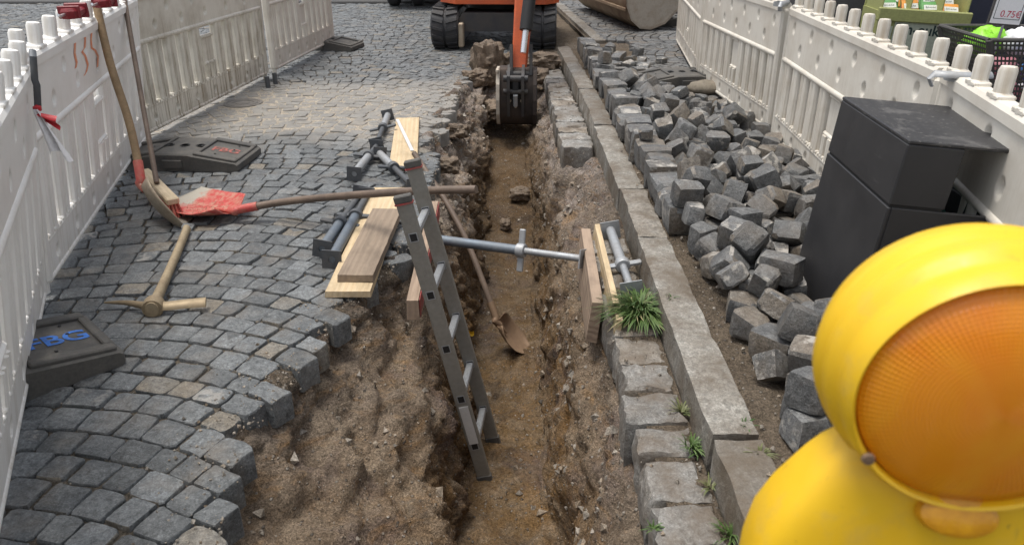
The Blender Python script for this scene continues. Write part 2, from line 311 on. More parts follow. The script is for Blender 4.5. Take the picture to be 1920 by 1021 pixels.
# ------------------------------------------------------------------ mesh helpers
class MB:
    def __init__(s): s.v = []; s.f = []
    def add(s, vs, fs, mtx=None):
        k = len(s.v)
        s.v += [tuple(mtx @ Vector(p)) if mtx is not None else tuple(p) for p in vs]
        s.f += [tuple(i + k for i in q) for q in fs]; return s
    def box(s, c, size, b=0.0, mtx=None):                # box with chamfered edges
        hx, hy, hz = (x / 2 for x in size); b = min(b, hx * .95, hy * .95, hz * .95)
        if b <= 0:
            vs = [(c[0] + x * hx, c[1] + y * hy, c[2] + z * hz) for x in (-1, 1) for y in (-1, 1) for z in (-1, 1)]
            return s.add(vs, [(0, 1, 3, 2), (4, 6, 7, 5), (0, 4, 5, 1), (2, 3, 7, 6), (0, 2, 6, 4), (1, 5, 7, 3)], mtx)
        vs = []; ix = {}
        for x in (-1, 1):
            for y in (-1, 1):
                for z in (-1, 1):
                    for a, p in enumerate(((x * hx, y * (hy - b), z * (hz - b)), (x * (hx - b), y * hy, z * (hz - b)), (x * (hx - b), y * (hy - b), z * hz))):
                        ix[(x, y, z, a)] = len(vs); vs.append((c[0] + p[0], c[1] + p[1], c[2] + p[2]))
        fs = []
        for sgn in (-1, 1):
            for a in range(3):
                o = [(-1, -1), (1, -1), (1, 1), (-1, 1)]
                q = []
                for (m, n) in o:
                    k = [0, 0, 0]; k[a] = sgn; k[(a + 1) % 3] = m; k[(a + 2) % 3] = n; q.append(ix[tuple(k) + (a,)])
                fs.append(tuple(q if sgn > 0 else q[::-1]))
        for a in range(3):
            b1, c1 = (a + 1) % 3, (a + 2) % 3
            for m in (-1, 1):
                for n in (-1, 1):
                    k0 = [0, 0, 0]; k0[a] = -1; k0[b1] = m; k0[c1] = n
                    k1 = list(k0); k1[a] = 1
                    q = [ix[tuple(k0) + (b1,)], ix[tuple(k1) + (b1,)], ix[tuple(k1) + (c1,)], ix[tuple(k0) + (c1,)]]
                    fs.append(tuple(q if m * n < 0 else q[::-1]))
        for x in (-1, 1):
            for y in (-1, 1):
                for z in (-1, 1):
                    q = [ix[(x, y, z, a)] for a in range(3)]
                    fs.append(tuple(q if x * y * z > 0 else q[::-1]))
        return s.add(vs, fs, mtx)
    def tube(s, pts, rad, n=12, cap=True, flat=(1, 1), up=None):
        pts = [Vector(p) for p in pts]
        rr = rad if isinstance(rad, (list, tuple)) else [rad] * len(pts)
        u0 = Vector(up) if up else Vector((0, 0, 1)); vs = []; fs = []; pa = None
        for i, p in enumerate(pts):
            d = (pts[min(i + 1, len(pts) - 1)] - pts[max(i - 1, 0)]).normalized()
            if pa is None:
                a = u0 if abs(u0.dot(d)) < .95 else Vector((1, 0, 0)); pa = (a - d * a.dot(d)).normalized()
            else: pa = (pa - d * pa.dot(d)).normalized()
            q = d.cross(pa)
            for k in range(n):
                t_ = 2 * math.pi * k / n
                vs.append(p + (pa * math.cos(t_) * flat[0] + q * math.sin(t_) * flat[1]) * rr[i])
        for i in range(len(pts) - 1):
            for k in range(n):
                fs.append((i * n + k, i * n + (k + 1) % n, (i + 1) * n + (k + 1) % n, (i + 1) * n + k))
        if cap: fs.append(tuple(range(n))[::-1]); fs.append(tuple((len(pts) - 1) * n + k for k in range(n)))
        return s.add(vs, fs)
    def lathe(s, prof, n=32, mtx=None, cap=True):                  # profile (r, h) about local Z
        vs = []; fs = []
        for r_, h_ in prof:
            for k in range(n):
                a = 2 * math.pi * k / n; vs.append((r_ * math.cos(a), r_ * math.sin(a), h_))
        for i in range(len(prof) - 1):
            for k in range(n): fs.append((i * n + k, i * n + (k + 1) % n, (i + 1) * n + (k + 1) % n, (i + 1) * n + k))
        if cap and prof[0][0] > 1e-5: fs.append(tuple(range(n))[::-1])
        if cap and prof[-1][0] > 1e-5: fs.append(tuple((len(prof) - 1) * n + k for k in range(n)))
        return s.add(vs, fs, mtx)
    def prism(s, poly, h0, h1, mtx=None):                # poly (x, y) counter-clockwise, extruded along z
        n = len(poly); vs = [(x, y, h0) for x, y in poly] + [(x, y, h1) for x, y in poly]
        fs = [tuple(range(n))[::-1], tuple(range(n, 2 * n))] + [(i, (i + 1) % n, n + (i + 1) % n, n + i) for i in range(n)]
        return s.add(vs, fs, mtx)
    def grid(s, fn, nu, nv, mtx=None):
        vs = [fn(i / nu, j / nv) for j in range(nv + 1) for i in range(nu + 1)]
        fs = [(j * (nu + 1) + i, j * (nu + 1) + i + 1, (j + 1) * (nu + 1) + i + 1, (j + 1) * (nu + 1) + i) for j in range(nv) for i in range(nu)]
        return s.add(vs, fs, mtx)
    def mesh(s, name, mat, smooth=None):
        me = bpy.data.meshes.new(name); me.from_pydata(s.v, [], s.f); me.update()
        if mat is not None: me.materials.append(M[mat])
        if smooth is not None:
            me.polygons.foreach_set('use_smooth', [True] * len(me.polygons))
            if smooth < 180: me.set_sharp_from_angle(angle=R(smooth))
        return me
    def build(s, name, mat, parent=None, smooth=None):
        o = bpy.data.objects.new(name, s.mesh(name, mat, smooth)); C.objects.link(o); o.parent = parent; return o

def tag(o, label, cat, group=None):
    o['label'] = label; o['category'] = cat
    if group: o['group'] = group
    return o
def thing(name, label, cat, mtx=None, group=None):
    o = bpy.data.objects.new(name, None); C.objects.link(o); o.empty_display_size = .05
    if mtx is not None: o.matrix_basis = mtx
    return tag(o, label, cat, group)
def structure(o): o['kind'] = 'structure'; return o
def place(mesh, name, parent=None, mtx=None):
    o = bpy.data.objects.new(name, mesh); C.objects.link(o); o.parent = parent
    if mtx is not None: o.matrix_basis = mtx
    return o
def frame(origin, xdir, up=(0, 0, 1)):                   # local X along xdir, local Z close to up
    x = Vector(xdir).normalized(); u = Vector(up); y = u.cross(x).normalized(); z = x.cross(y)
    m = Matrix((x, y, z)).transposed().to_4x4(); m.translation = Vector(origin); return m
T = Matrix.Translation
def copy_tree(o, parent=None):
    c = o.copy(); C.objects.link(c); c.parent = parent
    for ch in list(o.children): copy_tree(ch, c)
    return c
def text(body, size, mat, parent, mtx, name='lettering', bold=0.0):
    cu = bpy.data.curves.new(name, 'FONT'); cu.body = body; cu.size = size; cu.align_x = 'CENTER'; cu.align_y = 'CENTER'; cu.offset = bold
    tmp = bpy.data.objects.new(name, cu); C.objects.link(tmp)
    dg = bpy.context.evaluated_depsgraph_get(); me = bpy.data.meshes.new_from_object(tmp.evaluated_get(dg))
    bpy.data.objects.remove(tmp); me.materials.clear(); me.materials.append(M[mat])
    return place(me, name, parent, mtx)
def nz(p, s=1.0, o=5): return noise.fractal(Vector(p) * s, 1.0, 2.0, o)
#STONES
def stone_mesh(seed, sx=1, sy=1, sz=1, rough=.03, rnd=.085):
    rg = random.Random(seed); mb = MB(); ix = {}; vs = []
    off = Vector((seed * 3.1, seed * 1.7, 0))
    sh = [rg.uniform(-.15, .15) for _ in range(6)]
    cut = [(Vector((rg.choice((-1, 1)), rg.choice((-1, 1)), rg.choice((-1, 1)))).normalized(), rg.uniform(1.15, 1.42)) for _ in range(3)]
    N = 4
    for i in range(N):
        for j in range(N):
            for k in range(N):
                ex = [q in (0, N - 1) for q in (i, j, k)]
                if not any(ex): continue
                c = [(-1, -.62, .62, 1)[q] for q in (i, j, k)]; n = sum(ex); f = 1 - (0, 0, rnd * .5, rnd)[n]
                p = Vector(c) * f
                p = Vector((p.x * (1 + sh[0] * p.z) + sh[1] * p.y * .5, p.y * (1 + sh[2] * p.z) + sh[3] * p.z * .5, p.z * (1 + sh[4] * p.x + sh[5] * p.y * .6)))
                for d, l in cut:
                    q = p.dot(d)
                    if q > l: p -= d * (q - l)
                p += Vector((rg.uniform(-1, 1), rg.uniform(-1, 1), rg.uniform(-1, 1))) * rough + p.normalized() * .085 * noise.fractal(p * 1.7 + off, 1.0, 2.0, 3)
                ix[(i, j, k)] = len(vs); vs.append((p.x * sx / 2, p.y * sy / 2, p.z * sz / 2))
    fs = []
    for a in range(3):
        for sg in (0, N - 1):
            for u in range(N - 1):
                for v_ in range(N - 1):
                    q = []
                    for (du, dv) in ((0, 0), (1, 0), (1, 1), (0, 1)):
                        k = [0, 0, 0]; k[a] = sg; k[(a + 1) % 3] = u + du; k[(a + 2) % 3] = v_ + dv; q.append(ix[tuple(k)])
                    fs.append(tuple(q if sg > 0 else q[::-1]))
    return mb.add(vs, fs)
#ENDSTONES

# ------------------------------------------------------------------ the trench and the ground
XL_T = [(.3, -.60), (1.2, -.66), (1.44, -.72), (1.78, -.76), (2.03, -.72), (2.26, -.69), (2.49, -.65), (2.81, -.55), (3.08, -.47), (3.6, -.44), (4.32, -.43), (4.9, -.50), (5.62, -.48), (6.57, -.41), (7.2, -.36), (7.6, -.30)]
def XL(y): return interp(XL_T, y)
def gut(y): return 0.0 if 3.38 < y < 4.72 else 1.0      # where gutter stones are still in place
KX = [(0, .545), (1.65, .548), (2.3, .552), (3.9, .562), (5.5, .558), (6.8, .53), (8.3, .485)]
def kerb_x(y): return interp(KX, y)
def gut_x(y): return kerb_x(y) - interp([(0, .188), (3.4, .19), (5.2, .235), (8, .2)], y)
Y0, Y1 = .3, 7.7
ZF = [(.3, -.1), (.55, -.9), (4.6, -.9), (5.4, -.80), (6.4, -.52), (6.9, -.40), (7.3, -.2), (7.7, -.03)]
LIPX = [(.3, -.30), (2.0, -.275), (2.5, -.29), (2.9, -.33), (3.4, -.34), (4.5, -.34), (5.5, -.36), (6.6, -.30), (7.7, -.26)]
LIPZ = [(.3, -.50), (1.6, -.47), (2.4, -.42), (2.9, -.33), (3.6, -.32), (5.0, -.28), (6.5, -.2), (7.7, -.02)]
mb = MB(); NC = 168; DY = .018; ys = []
y = Y0
while y < Y1 + .001: ys.append(y); y += DY
for y in ys:
    zf = interp(ZF, y); g = gut(y); xl = XL(y); n1 = noise.noise(Vector((y * 1.3, 4.2, 0)))
    lx = interp(LIPX, y) + .035 * n1; lz = max(zf * .9 - .01, interp(LIPZ, y) + .04 * noise.noise(Vector((y * 2.1, 9, 0))))
    gx = gut_x(y) + .012; kx = kerb_x(y)
    k = [(xl - .24, -.018), (xl - .10, -.022), (xl - .055, -.05), (xl - .03, -.11), (xl + .03, max(zf, -.17)),
         (lerp(xl, lx, .55), max(zf, lerp(-.17, lz, .5) - .01)), (lx - .02, max(zf, lz + .01)), (lx + .02, max(zf, lz - .06)), (lerp(lx, -.25, .7), lerp(lz, zf, .55)), (-.235, zf + .02), (-.19, zf),
         (.13, zf), (.18, zf + .03), (.225, lerp(zf, -.2, .45)), (lerp(.31, .28, g), lerp(zf, -.2, .8)),
         (lerp(.44, gx, g), lerp(-.16, -.17, g)), (lerp(.53, gx + .06, g), lerp(-.04, -.175, g)), (kx + .1, lerp(-.04, -.18, g))]
    d = [0]
    for a, b in zip(k, k[1:]): d.append(d[-1] + math.hypot(b[0] - a[0], b[1] - a[1]))
    j = 0
    for i in range(NC + 1):
        s = d[-1] * i / NC
        while j < len(k) - 2 and s > d[j + 1]: j += 1
        t_ = (s - d[j]) / (d[j + 1] - d[j]); x = lerp(k[j][0], k[j + 1][0], t_); z = lerp(k[j][1], k[j + 1][1], t_)
        tx, tz = k[j + 1][0] - k[j][0], k[j + 1][1] - k[j][1]; L = math.hypot(tx, tz); nx, nzz = -tz / L, tx / L
        P = Vector((x, y, z)); fade = min(1, min(i - 4, NC - 4 - i) / 10); fade = max(0, fade)
        wall = abs(nx)
        a = nz(P * 1.0, 3.2, 4) * .075 + nz(P, 10, 6) * .042 + (.4 - abs(nz(P + Vector((3, 1, 2)), 4.2, 5))) * .045 + nz(P, 34, 4) * .009 + max(0, nz(Vector((x, y, z * .35)), 22, 4)) * .016 * wall + (noise.cell(P * 17) - .5) * .008
        flr = 1.0 if wall > .5 or z > zf + .08 else .4
        gv = Vector((x * .5, y * 15, z * 2.2)); a = a * flr + wall * (max(0, .35 - abs(noise.fractal(gv, 1.0, 2.0, 3))) * .055 if z < -.2 else 0)
        a = a * (.6 if x > .12 and wall > .3 else 1.0) * fade
        mb.v.append((x + nx * a, y + .4 * nz(P + Vector((7, 0, 0)), 9, 3) * .02 * fade, z + nzz * a))
n = NC + 1
for r_ in range(len(ys) - 1):
    for i in range(NC): mb.f.append((r_ * n + i, r_ * n + i + 1, (r_ + 1) * n + i + 1, (r_ + 1) * n + i))
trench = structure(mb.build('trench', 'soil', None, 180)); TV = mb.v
def trench_z(x, y):                                      # height of the soil under a point inside the trench
    r_ = min(len(ys) - 1, max(0, round((y - Y0) / DY))); best = None
    for p in TV[r_ * n:(r_ + 1) * n]:
        if abs(p[0] - x) < .02 and (best is None or p[2] > best): best = p[2]
    return best if best is not None else interp(ZF, y)

mb = MB(); rows = [-6, .3] + [.3 + .1 * i for i in range(1, 75)] + [9, 14, 90]
prev = None
for y in rows:
    xr = .40 if y <= .3 or y > 7.65 else XL(y) - .19
    if y >= 9: xr = .9 if y < 10 else .6
    a = len(mb.v); zr = -.014 + .010 * max(0, min(1, (y - 4.9) / .4, (7.0 - y) / .4)); mb.v += [(-60, y, zr), (xr, y, zr)]
    if prev is not None: mb.f.append((prev, prev + 1, a + 1, a))
    prev = a
road = structure(mb.build('road', 'joint'))
mb = MB(); mb.box((-14, 13.75, .0), (26, .35, .06), .02); mb.build('channel_stone', 'asphalt', road)
o = structure(MB().add([(-60, 13.9, .004), (.55, 13.9, .004), (.55, 90, .004), (-60, 90, .004)], [(0, 1, 2, 3)]).build('asphalt_road', 'asphalt'))
mb = MB()
for (xa, xb, ya, yb) in ((.6, 60, -6, 8.8),): mb.add([(xa, ya, .065), (xb, ya, .065), (xb, yb, .065), (xa, yb, .065)], [(0, 1, 2, 3)])
mb.add([(.9, 8.8, .065), (60, 8.8, .065), (60, 90, .065), (.62, 90, .065), (.62, 13, .065)], [(0, 1, 2, 3, 4)])
pavement = structure(mb.build('pavement', 'bed'))
# the soil strip next to the kerb and beneath the heap, uneven
def soil_patch(name, x0, x1, y0, y1, z, amp, mat, nu, nv):
    def fn(u, v):
        x, y = lerp(x0, x1, u), lerp(y0, y1, v); e = min(1, min(u, 1 - u, v, 1 - v) * 12)
        return (x, y, z * e + .055 * (1 - e) + amp * e * nz((x, y, 3), 6, 5))
    return structure(MB().grid(fn, nu, nv).build(name, mat, None, 180))
soil_patch('soil_strip', .60, 1.95, .6, 8.6, .083, .022, 'dirt', 60, 260)
def vf(u, v):
    y = lerp(7.75, 14, v); x = lerp(.42 if y < 8.4 else .30, .93 - max(0, y - 8.7) * .075, u); return (x, y, -.01 + .02 * nz((x, y, 1), 5, 4) + .02)
structure(MB().grid(vf, 14, 90).build('soil_verge', 'dirt', None, 180))

# setts: arcs in columns, each row an arc moved along by one course
def arc_setts(x0, x1, y0, y1, W, course, wid, ok, xf=lambda x, y: (x, y), seed=1, offs=0.0):
    rg = random.Random(seed); out = []; Rr = W / (2 * math.sin(R(43))); tm = R(43)
    c = math.floor((x0 - offs) / W)
    while c * W + offs < x1:
        xc = c * W + offs + W / 2; y = y0 - 1 + rg.uniform(0, course)
        while y < y1 + 1:
            cs = course * rg.uniform(.92, 1.10); th = -tm + rg.uniform(-.03, .0)
            while th < tm:
                dw = wid * rg.uniform(.80, 1.22) / Rr; t1 = th + dw
                if t1 > tm - .5 * wid / Rr: t1 = tm + .01
                def pt(a, up): 
                    s_, c_ = math.sin(a), math.cos(a); k = cs * c_ * up
                    return (xc + Rr * s_ + s_ * k, y - Rr + Rr * c_ + c_ * k)
                q = [pt(th, 0), pt(t1, 0), pt(t1, 1), pt(th, 1)]
                m = (sum(a[0] for a in q) / 4, sum(a[1] for a in q) / 4)
                th = t1
                if not (x0 < m[0] < x1 and y0 < m[1] < y1): continue
                Q = [xf(*a) for a in q]; m = xf(*m)
                if ok(*m): out.append((m, Q))
            y += cs
        c += 1
    return out
def sett_geo(m, Q, top, deep, rg, gap=.0042, flip=False):
    if flip: Q = Q[::-1]
    P = []
    for (x, y) in Q:
        dx, dy = x - m[0], y - m[1]; L = math.hypot(dx, dy) or 1
        k = (L - gap * 1.35) / L; P.append((dx * k + rg.uniform(-.0045, .0045), dy * k + rg.uniform(-.0045, .0045)))
    ring = []
    for i in range(4):
        p, q_, r_ = P[i], P[i - 1], P[(i + 1) % 4]; f1, f2 = rg.uniform(.04, .13), rg.uniform(.04, .13)
        ring.append((lerp(p[0], q_[0], f1), lerp(p[1], q_[1], f1))); ring.append((lerp(p[0], r_[0], f2), lerp(p[1], r_[1], f2)))
        mx, my = lerp(p[0], r_[0], rg.uniform(.4, .6)), lerp(p[1], r_[1], rg.uniform(.4, .6)); b = rg.uniform(-.03, .05); ring.append((mx * (1 + b), my * (1 + b)))
    n = 12; tx, ty = rg.uniform(-.045, .045), rg.uniform(-.045, .045); dz = rg.uniform(-.005, .004)
    v = [(0, 0, top + dz + rg.uniform(-.001, .003))]
    for f, z, jj in ((.62, .0015, .0028), (.955, -.0012, .0018), (1.0, -.0065, .0015), (.985, -deep, 0)):
        for x, y in ring: v.append((x * f, y * f, top + dz + z + (x * tx + y * ty) + rg.uniform(-jj, jj)))
    fs = [(0, 1 + k, 1 + (k + 1) % n) for k in range(n)]
    for l in range(3):
        for k in range(n): fs.append((1 + l * n + k, 1 + (l + 1) * n + k, 1 + (l + 1) * n + (k + 1) % n, 1 + l * n + (k + 1) % n))
    return v, fs
def lay(setts, parent, mat, top, near, seed, deep=.10, flip=False, limit=300):
    rg = random.Random(seed); sc = []
    for i, (m, Q) in enumerate(setts):
        a = proj((m[0], m[1], top)); vis = -40 < a[0] < 1960 and -20 < a[1] < 1060 and near(*m)
        sc.append((a[2] if vis else 999, i))
    sc.sort(); pick = set(i for z, i in sc[:limit] if z < 900)
    big = MB()
    for i, (m, Q) in enumerate(setts):
        v, f = sett_geo(m, Q, top, deep if i in pick or m[0] > XL(m[1]) - .25 else .035, rg, flip=flip)
        if i in pick:
            o = MB().add(v, f).build('sett', mat, parent, 28); o.location = (m[0], m[1], 0)
        else: big.add([(x + m[0], y + m[1], z) for x, y, z in v], f)
    o = big.build('distant_setts', mat, parent, 28); o['kind'] = 'stuff'
def road_ok(x, y):
    if y < 7.72: return x < XL(y) - .045 + .03 * math.sin(y * 23) if y > .3 else x < .3
    return x < (.36 if y < 8.4 else .32)
rs = arc_setts(-9.4, .5, .4, 13.5, 1.94, .108, .108, lambda x, y: road_ok(x, y) and not (math.hypot(x + 2.2, y - 6.1) < .19) and x > -2.6 - .62 * y, seed=5, offs=-2.45)
def left_fence_x(y): return interp([(1.54, -1.353), (2.66, -1.875), (4.92, -2.47), (9, -2.11)], y)
lay(rs, road, 'sett', 0.0, lambda x, y: x > left_fence_x(y) - .05, 8)
def pav_ok(x, y): return (y > 8.75 and x > 1.05 - max(0, y - 8.7) * .075) or (y > 6.9 and x > 1.30) or (y > 4.2 and x > 1.36) or x > 1.9
ps = arc_setts(1.0, 13, -4.6, -.70, 1.15, .10, .10, pav_ok, xf=lambda u, v: (-v, u), seed=9, offs=.2)
lay(ps, pavement, 'pavement_sett', .10, lambda x, y: x < interp([(2.5, 1.45), (4.79, 1.67), (6.43, 1.6), (8.46, 1.8), (12, 2.3)], y), 4, .05, limit=220)

# kerb: long dressed stones, each its own
def block(name, parent, mat, x0, x1, y0, y1, z0, z1, seed, nx=3, ny=8, amp=.004, chip=.012):
    rg = random.Random(seed); mb = MB(); off = Vector((seed * 2.3, seed, seed * .7))
    nzs = 3
    def s3(u, v, w_):
        x = lerp(x0(lerp(y0, y1, v)), x1(lerp(y0, y1, v)), u); yy = lerp(y0, y1, v); z = lerp(z0, z1, w_)
        e = sum(1 for q in (u, v, w_) if q < .001 or q > .999)
        if e >= 2:
            c_ = Vector(((u < .001) - (u > .999), (v < .001) - (v > .999), -(w_ > .999)))
            k = chip * (.35 + .9 * abs(nz(Vector((x, yy, z)) + off, 9, 3))); x += c_.x * k; yy += c_.y * k; z += c_.z * k * .8
        p = Vector((x, yy, z)) + off
        return (x + amp * nz(p, 14, 4), yy + amp * .5 * nz(p + Vector((5, 0, 0)), 14, 4), z + amp * nz(p + Vector((0, 5, 0)), 14, 4))
    mb.grid(lambda u, v: s3(u, v, 1.0), nx, ny)
    mb.grid(lambda u, v: s3(0.0, 1 - u, v), ny, nzs); mb.grid(lambda u, v: s3(1.0, u, v), ny, nzs)
    mb.grid(lambda u, v: s3(u, 0.0, v), nx, nzs); mb.grid(lambda u, v: s3(1 - u, 1.0, v), nx, nzs)
    return mb.build(name, mat, parent, 35)
mb = MB(); mb.box((.62, 4.3, -.22), (.2, 8.2, .1), 0); kerb = structure(mb.build('kerb', 'dirt'))
J = [.35, 1.66, 3.07, 3.73, 5.05, 6.2, 7.3, 8.35]
for i, (a, b) in enumerate(zip(J, J[1:])):
    dx = (.003, -.002, .003, -.003, .002, 0, .002)[i]; zt = (.098, .104, .100, .094, .1, .102, .098)[i]
    block('kerb_stone', kerb, 'kerb', lambda q: kerb_x(q) + dx, lambda q: kerb_x(q) + .142 + dx, a + .004, b - .004, -.2, zt, 11 + i, 4, 26, .006, .010)
mb = MB(); mb.box((.85, 11, -.1), (.1, 4.5, .1), 0, Matrix.Rotation(R(3), 4, 'Z') @ T((-.0, 0, 0))); o = mb.build('kerb_foundation', 'dirt', kerb)
k2 = lambda q: .93 - (q - 8.7) * .068
for i in range(5):
    a = 8.72 + i * 1.0; block('kerb_stone', kerb, 'kerb', k2, lambda q: k2(q) + .14, a + .005, a + .99, -.1, .105, 41 + i, 3, 8, .003, .01)
# gutter: big worn setts along the kerb
mb = MB(); mb.box((.478, 1.86, -.096), (.135, 3.0, .17), 0); mb.box((.435, 6.3, -.10), (.115, 2.9, .17), 0); gutter = structure(mb.build('gutter', 'dirt'))
rg = random.Random(3); y = .5; i = 0
while y < 8.1:
    ln = rg.uniform(.15, .205)
    if gut(y + ln / 2) and gut(y) and gut(y + ln):
        e = rg.uniform(-.014, .012); zt = rg.uniform(-.014, .004)
        if y > 4.7: e = rg.uniform(-.006, .006)
        block('gutter_stone', gutter, 'gutter', lambda q: gut_x(q) + e, lambda q: kerb_x(q) - .012, y + .003, y + ln - .003, -.17, zt, 60 + i, 9, 9, .014, .014)
    y += ln; i += 1

# manhole cover in the road
mh = tag(MB().lathe([(.0, .004), (.055, .004), (.06, -.002), (.085, -.002), (.09, .004), (.115, .004), (.12, -.002), (.13, -.002), (.135, .004), (.155, .004), (.158, -.02)], 40).build('manhole_cover', 'manhole', None, 30), 'small round iron cover set in the setts by the grimy barrier', 'manhole cover'); mh.location = (-2.2, 6.1, 0)
# pebbles and crumbs
def pebbles(name, pts, mat, parent, seed):
    rg = random.Random(seed); mb = MB()
    for (p, r_) in pts:
        a = [rg.uniform(.6, 1.2) for _ in range(6)]; e = Euler((rg.uniform(0, 6), rg.uniform(0, 6), rg.uniform(0, 6))).to_matrix().to_4x4()
        vs_ = [(a[0], 0, 0), (-a[1], 0, 0), (0, a[2], 0), (0, -a[3], 0), (0, 0, a[4] * .8), (0, 0, -a[5] * .8)]
        mid_ = [(.6, .6, .35), (-.6, .55, .4), (-.55, -.6, .4), (.6, -.55, .35)]
        mb.add([Vector(v) * r_ for v in vs_], [(0, 2, 4), (2, 1, 4), (1, 3, 4), (3, 0, 4), (2, 0, 5), (1, 2, 5), (3, 1, 5), (0, 3, 5)], T(p) @ e)
    o = mb.build(name, mat, parent); o['kind'] = 'stuff'; return o
rg = random.Random(12); pts = []
for _ in range(2600):
    r_ = rg.randrange(int(.9 / DY), len(ys) - 20); i = rg.randrange(6, NC - 6); p = TV[r_ * n + i]
    zrel = p[2]
    dens = .9 if zrel > -.42 and p[0] < 0 else (.55 if p[0] > .2 else .25)
    if nz(Vector(p), 3.5, 3) * 1.8 + rg.uniform(-.15, .25) > .32 - dens * .35: pts.append((Vector(p) + Vector((0, 0, .002)), rg.choice((.004, .005, .006, .006, .008, .009, .012, .017))))
for _ in range(90):
    r_ = rg.randrange(int(.9 / DY), len(ys) - 20); i = rg.randrange(8, NC - 8); p = TV[r_ * n + i]; pts.append((Vector(p), rg.uniform(.016, .032)))
for _ in range(420):
    r_ = rg.randrange(int(3.3 / DY), int(6.6 / DY)); i = rg.randrange(14, 58); p = TV[r_ * n + i]
    if p[2] > -.4: pts.append((Vector(p), rg.choice((.008, .01, .012, .016, .02, .028))))
for _ in range(260):
    r_ = rg.randrange(int(1.1 / DY), int(4.6 / DY)); i = rg.randrange(NC - 48, NC - 11); p = TV[r_ * n + i]
    if p[2] > -.62: pts.append((Vector(p), rg.choice((.008, .010, .014, .02, .026))))
for _ in range(9000):
    r_ = rg.randrange(int(.8 / DY), len(ys) - 30); i = rg.randrange(6, NC - 6); p = TV[r_ * n + i]
    if nz(Vector(p) + Vector((4, 4, 4)), 2.8, 4) * 1.7 + rg.uniform(-.2, .2) > .02: pts.append((Vector(p) + Vector((rg.uniform(-.01, .01), rg.uniform(-.01, .01), .001)), rg.choice((.0025, .003, .003, .004, .005))))
o = pebbles('gravel', pts, 'pebble', trench, 5)
pts = []
for _ in range(700):
    y = rg.uniform(1.2, 8); x = XL(y) - abs(rg.gauss(0, .55)) - .02; pts.append((Vector((x, y, -.008)), rg.choice((.003, .004, .004, .005, .007))))
for _ in range(2200):
    y = rg.uniform(1.2, 7.5); x = XL(y) - abs(rg.gauss(0, .13)) - .01; pts.append((Vector((x, y, rg.uniform(-.006, .003))), rg.choice((.0025, .003, .004, .005, .008))))
pebbles('grit', pts, 'pebble', road, 6)
pts = []
for _ in range(700):
    y = rg.uniform(1.0, 8.5); x = kerb_x(y) + rg.choice((rg.uniform(-.19, -.02), rg.uniform(.1, .45), rg.uniform(.13, .3))); pts.append((Vector((x, y, .002 if x < kerb_x(y) else (.104 if x < kerb_x(y) + .14 else .09))), rg.choice((.003, .004, .005, .007, .010))))
pebbles('grit', pts, 'pebble', kerb, 7)

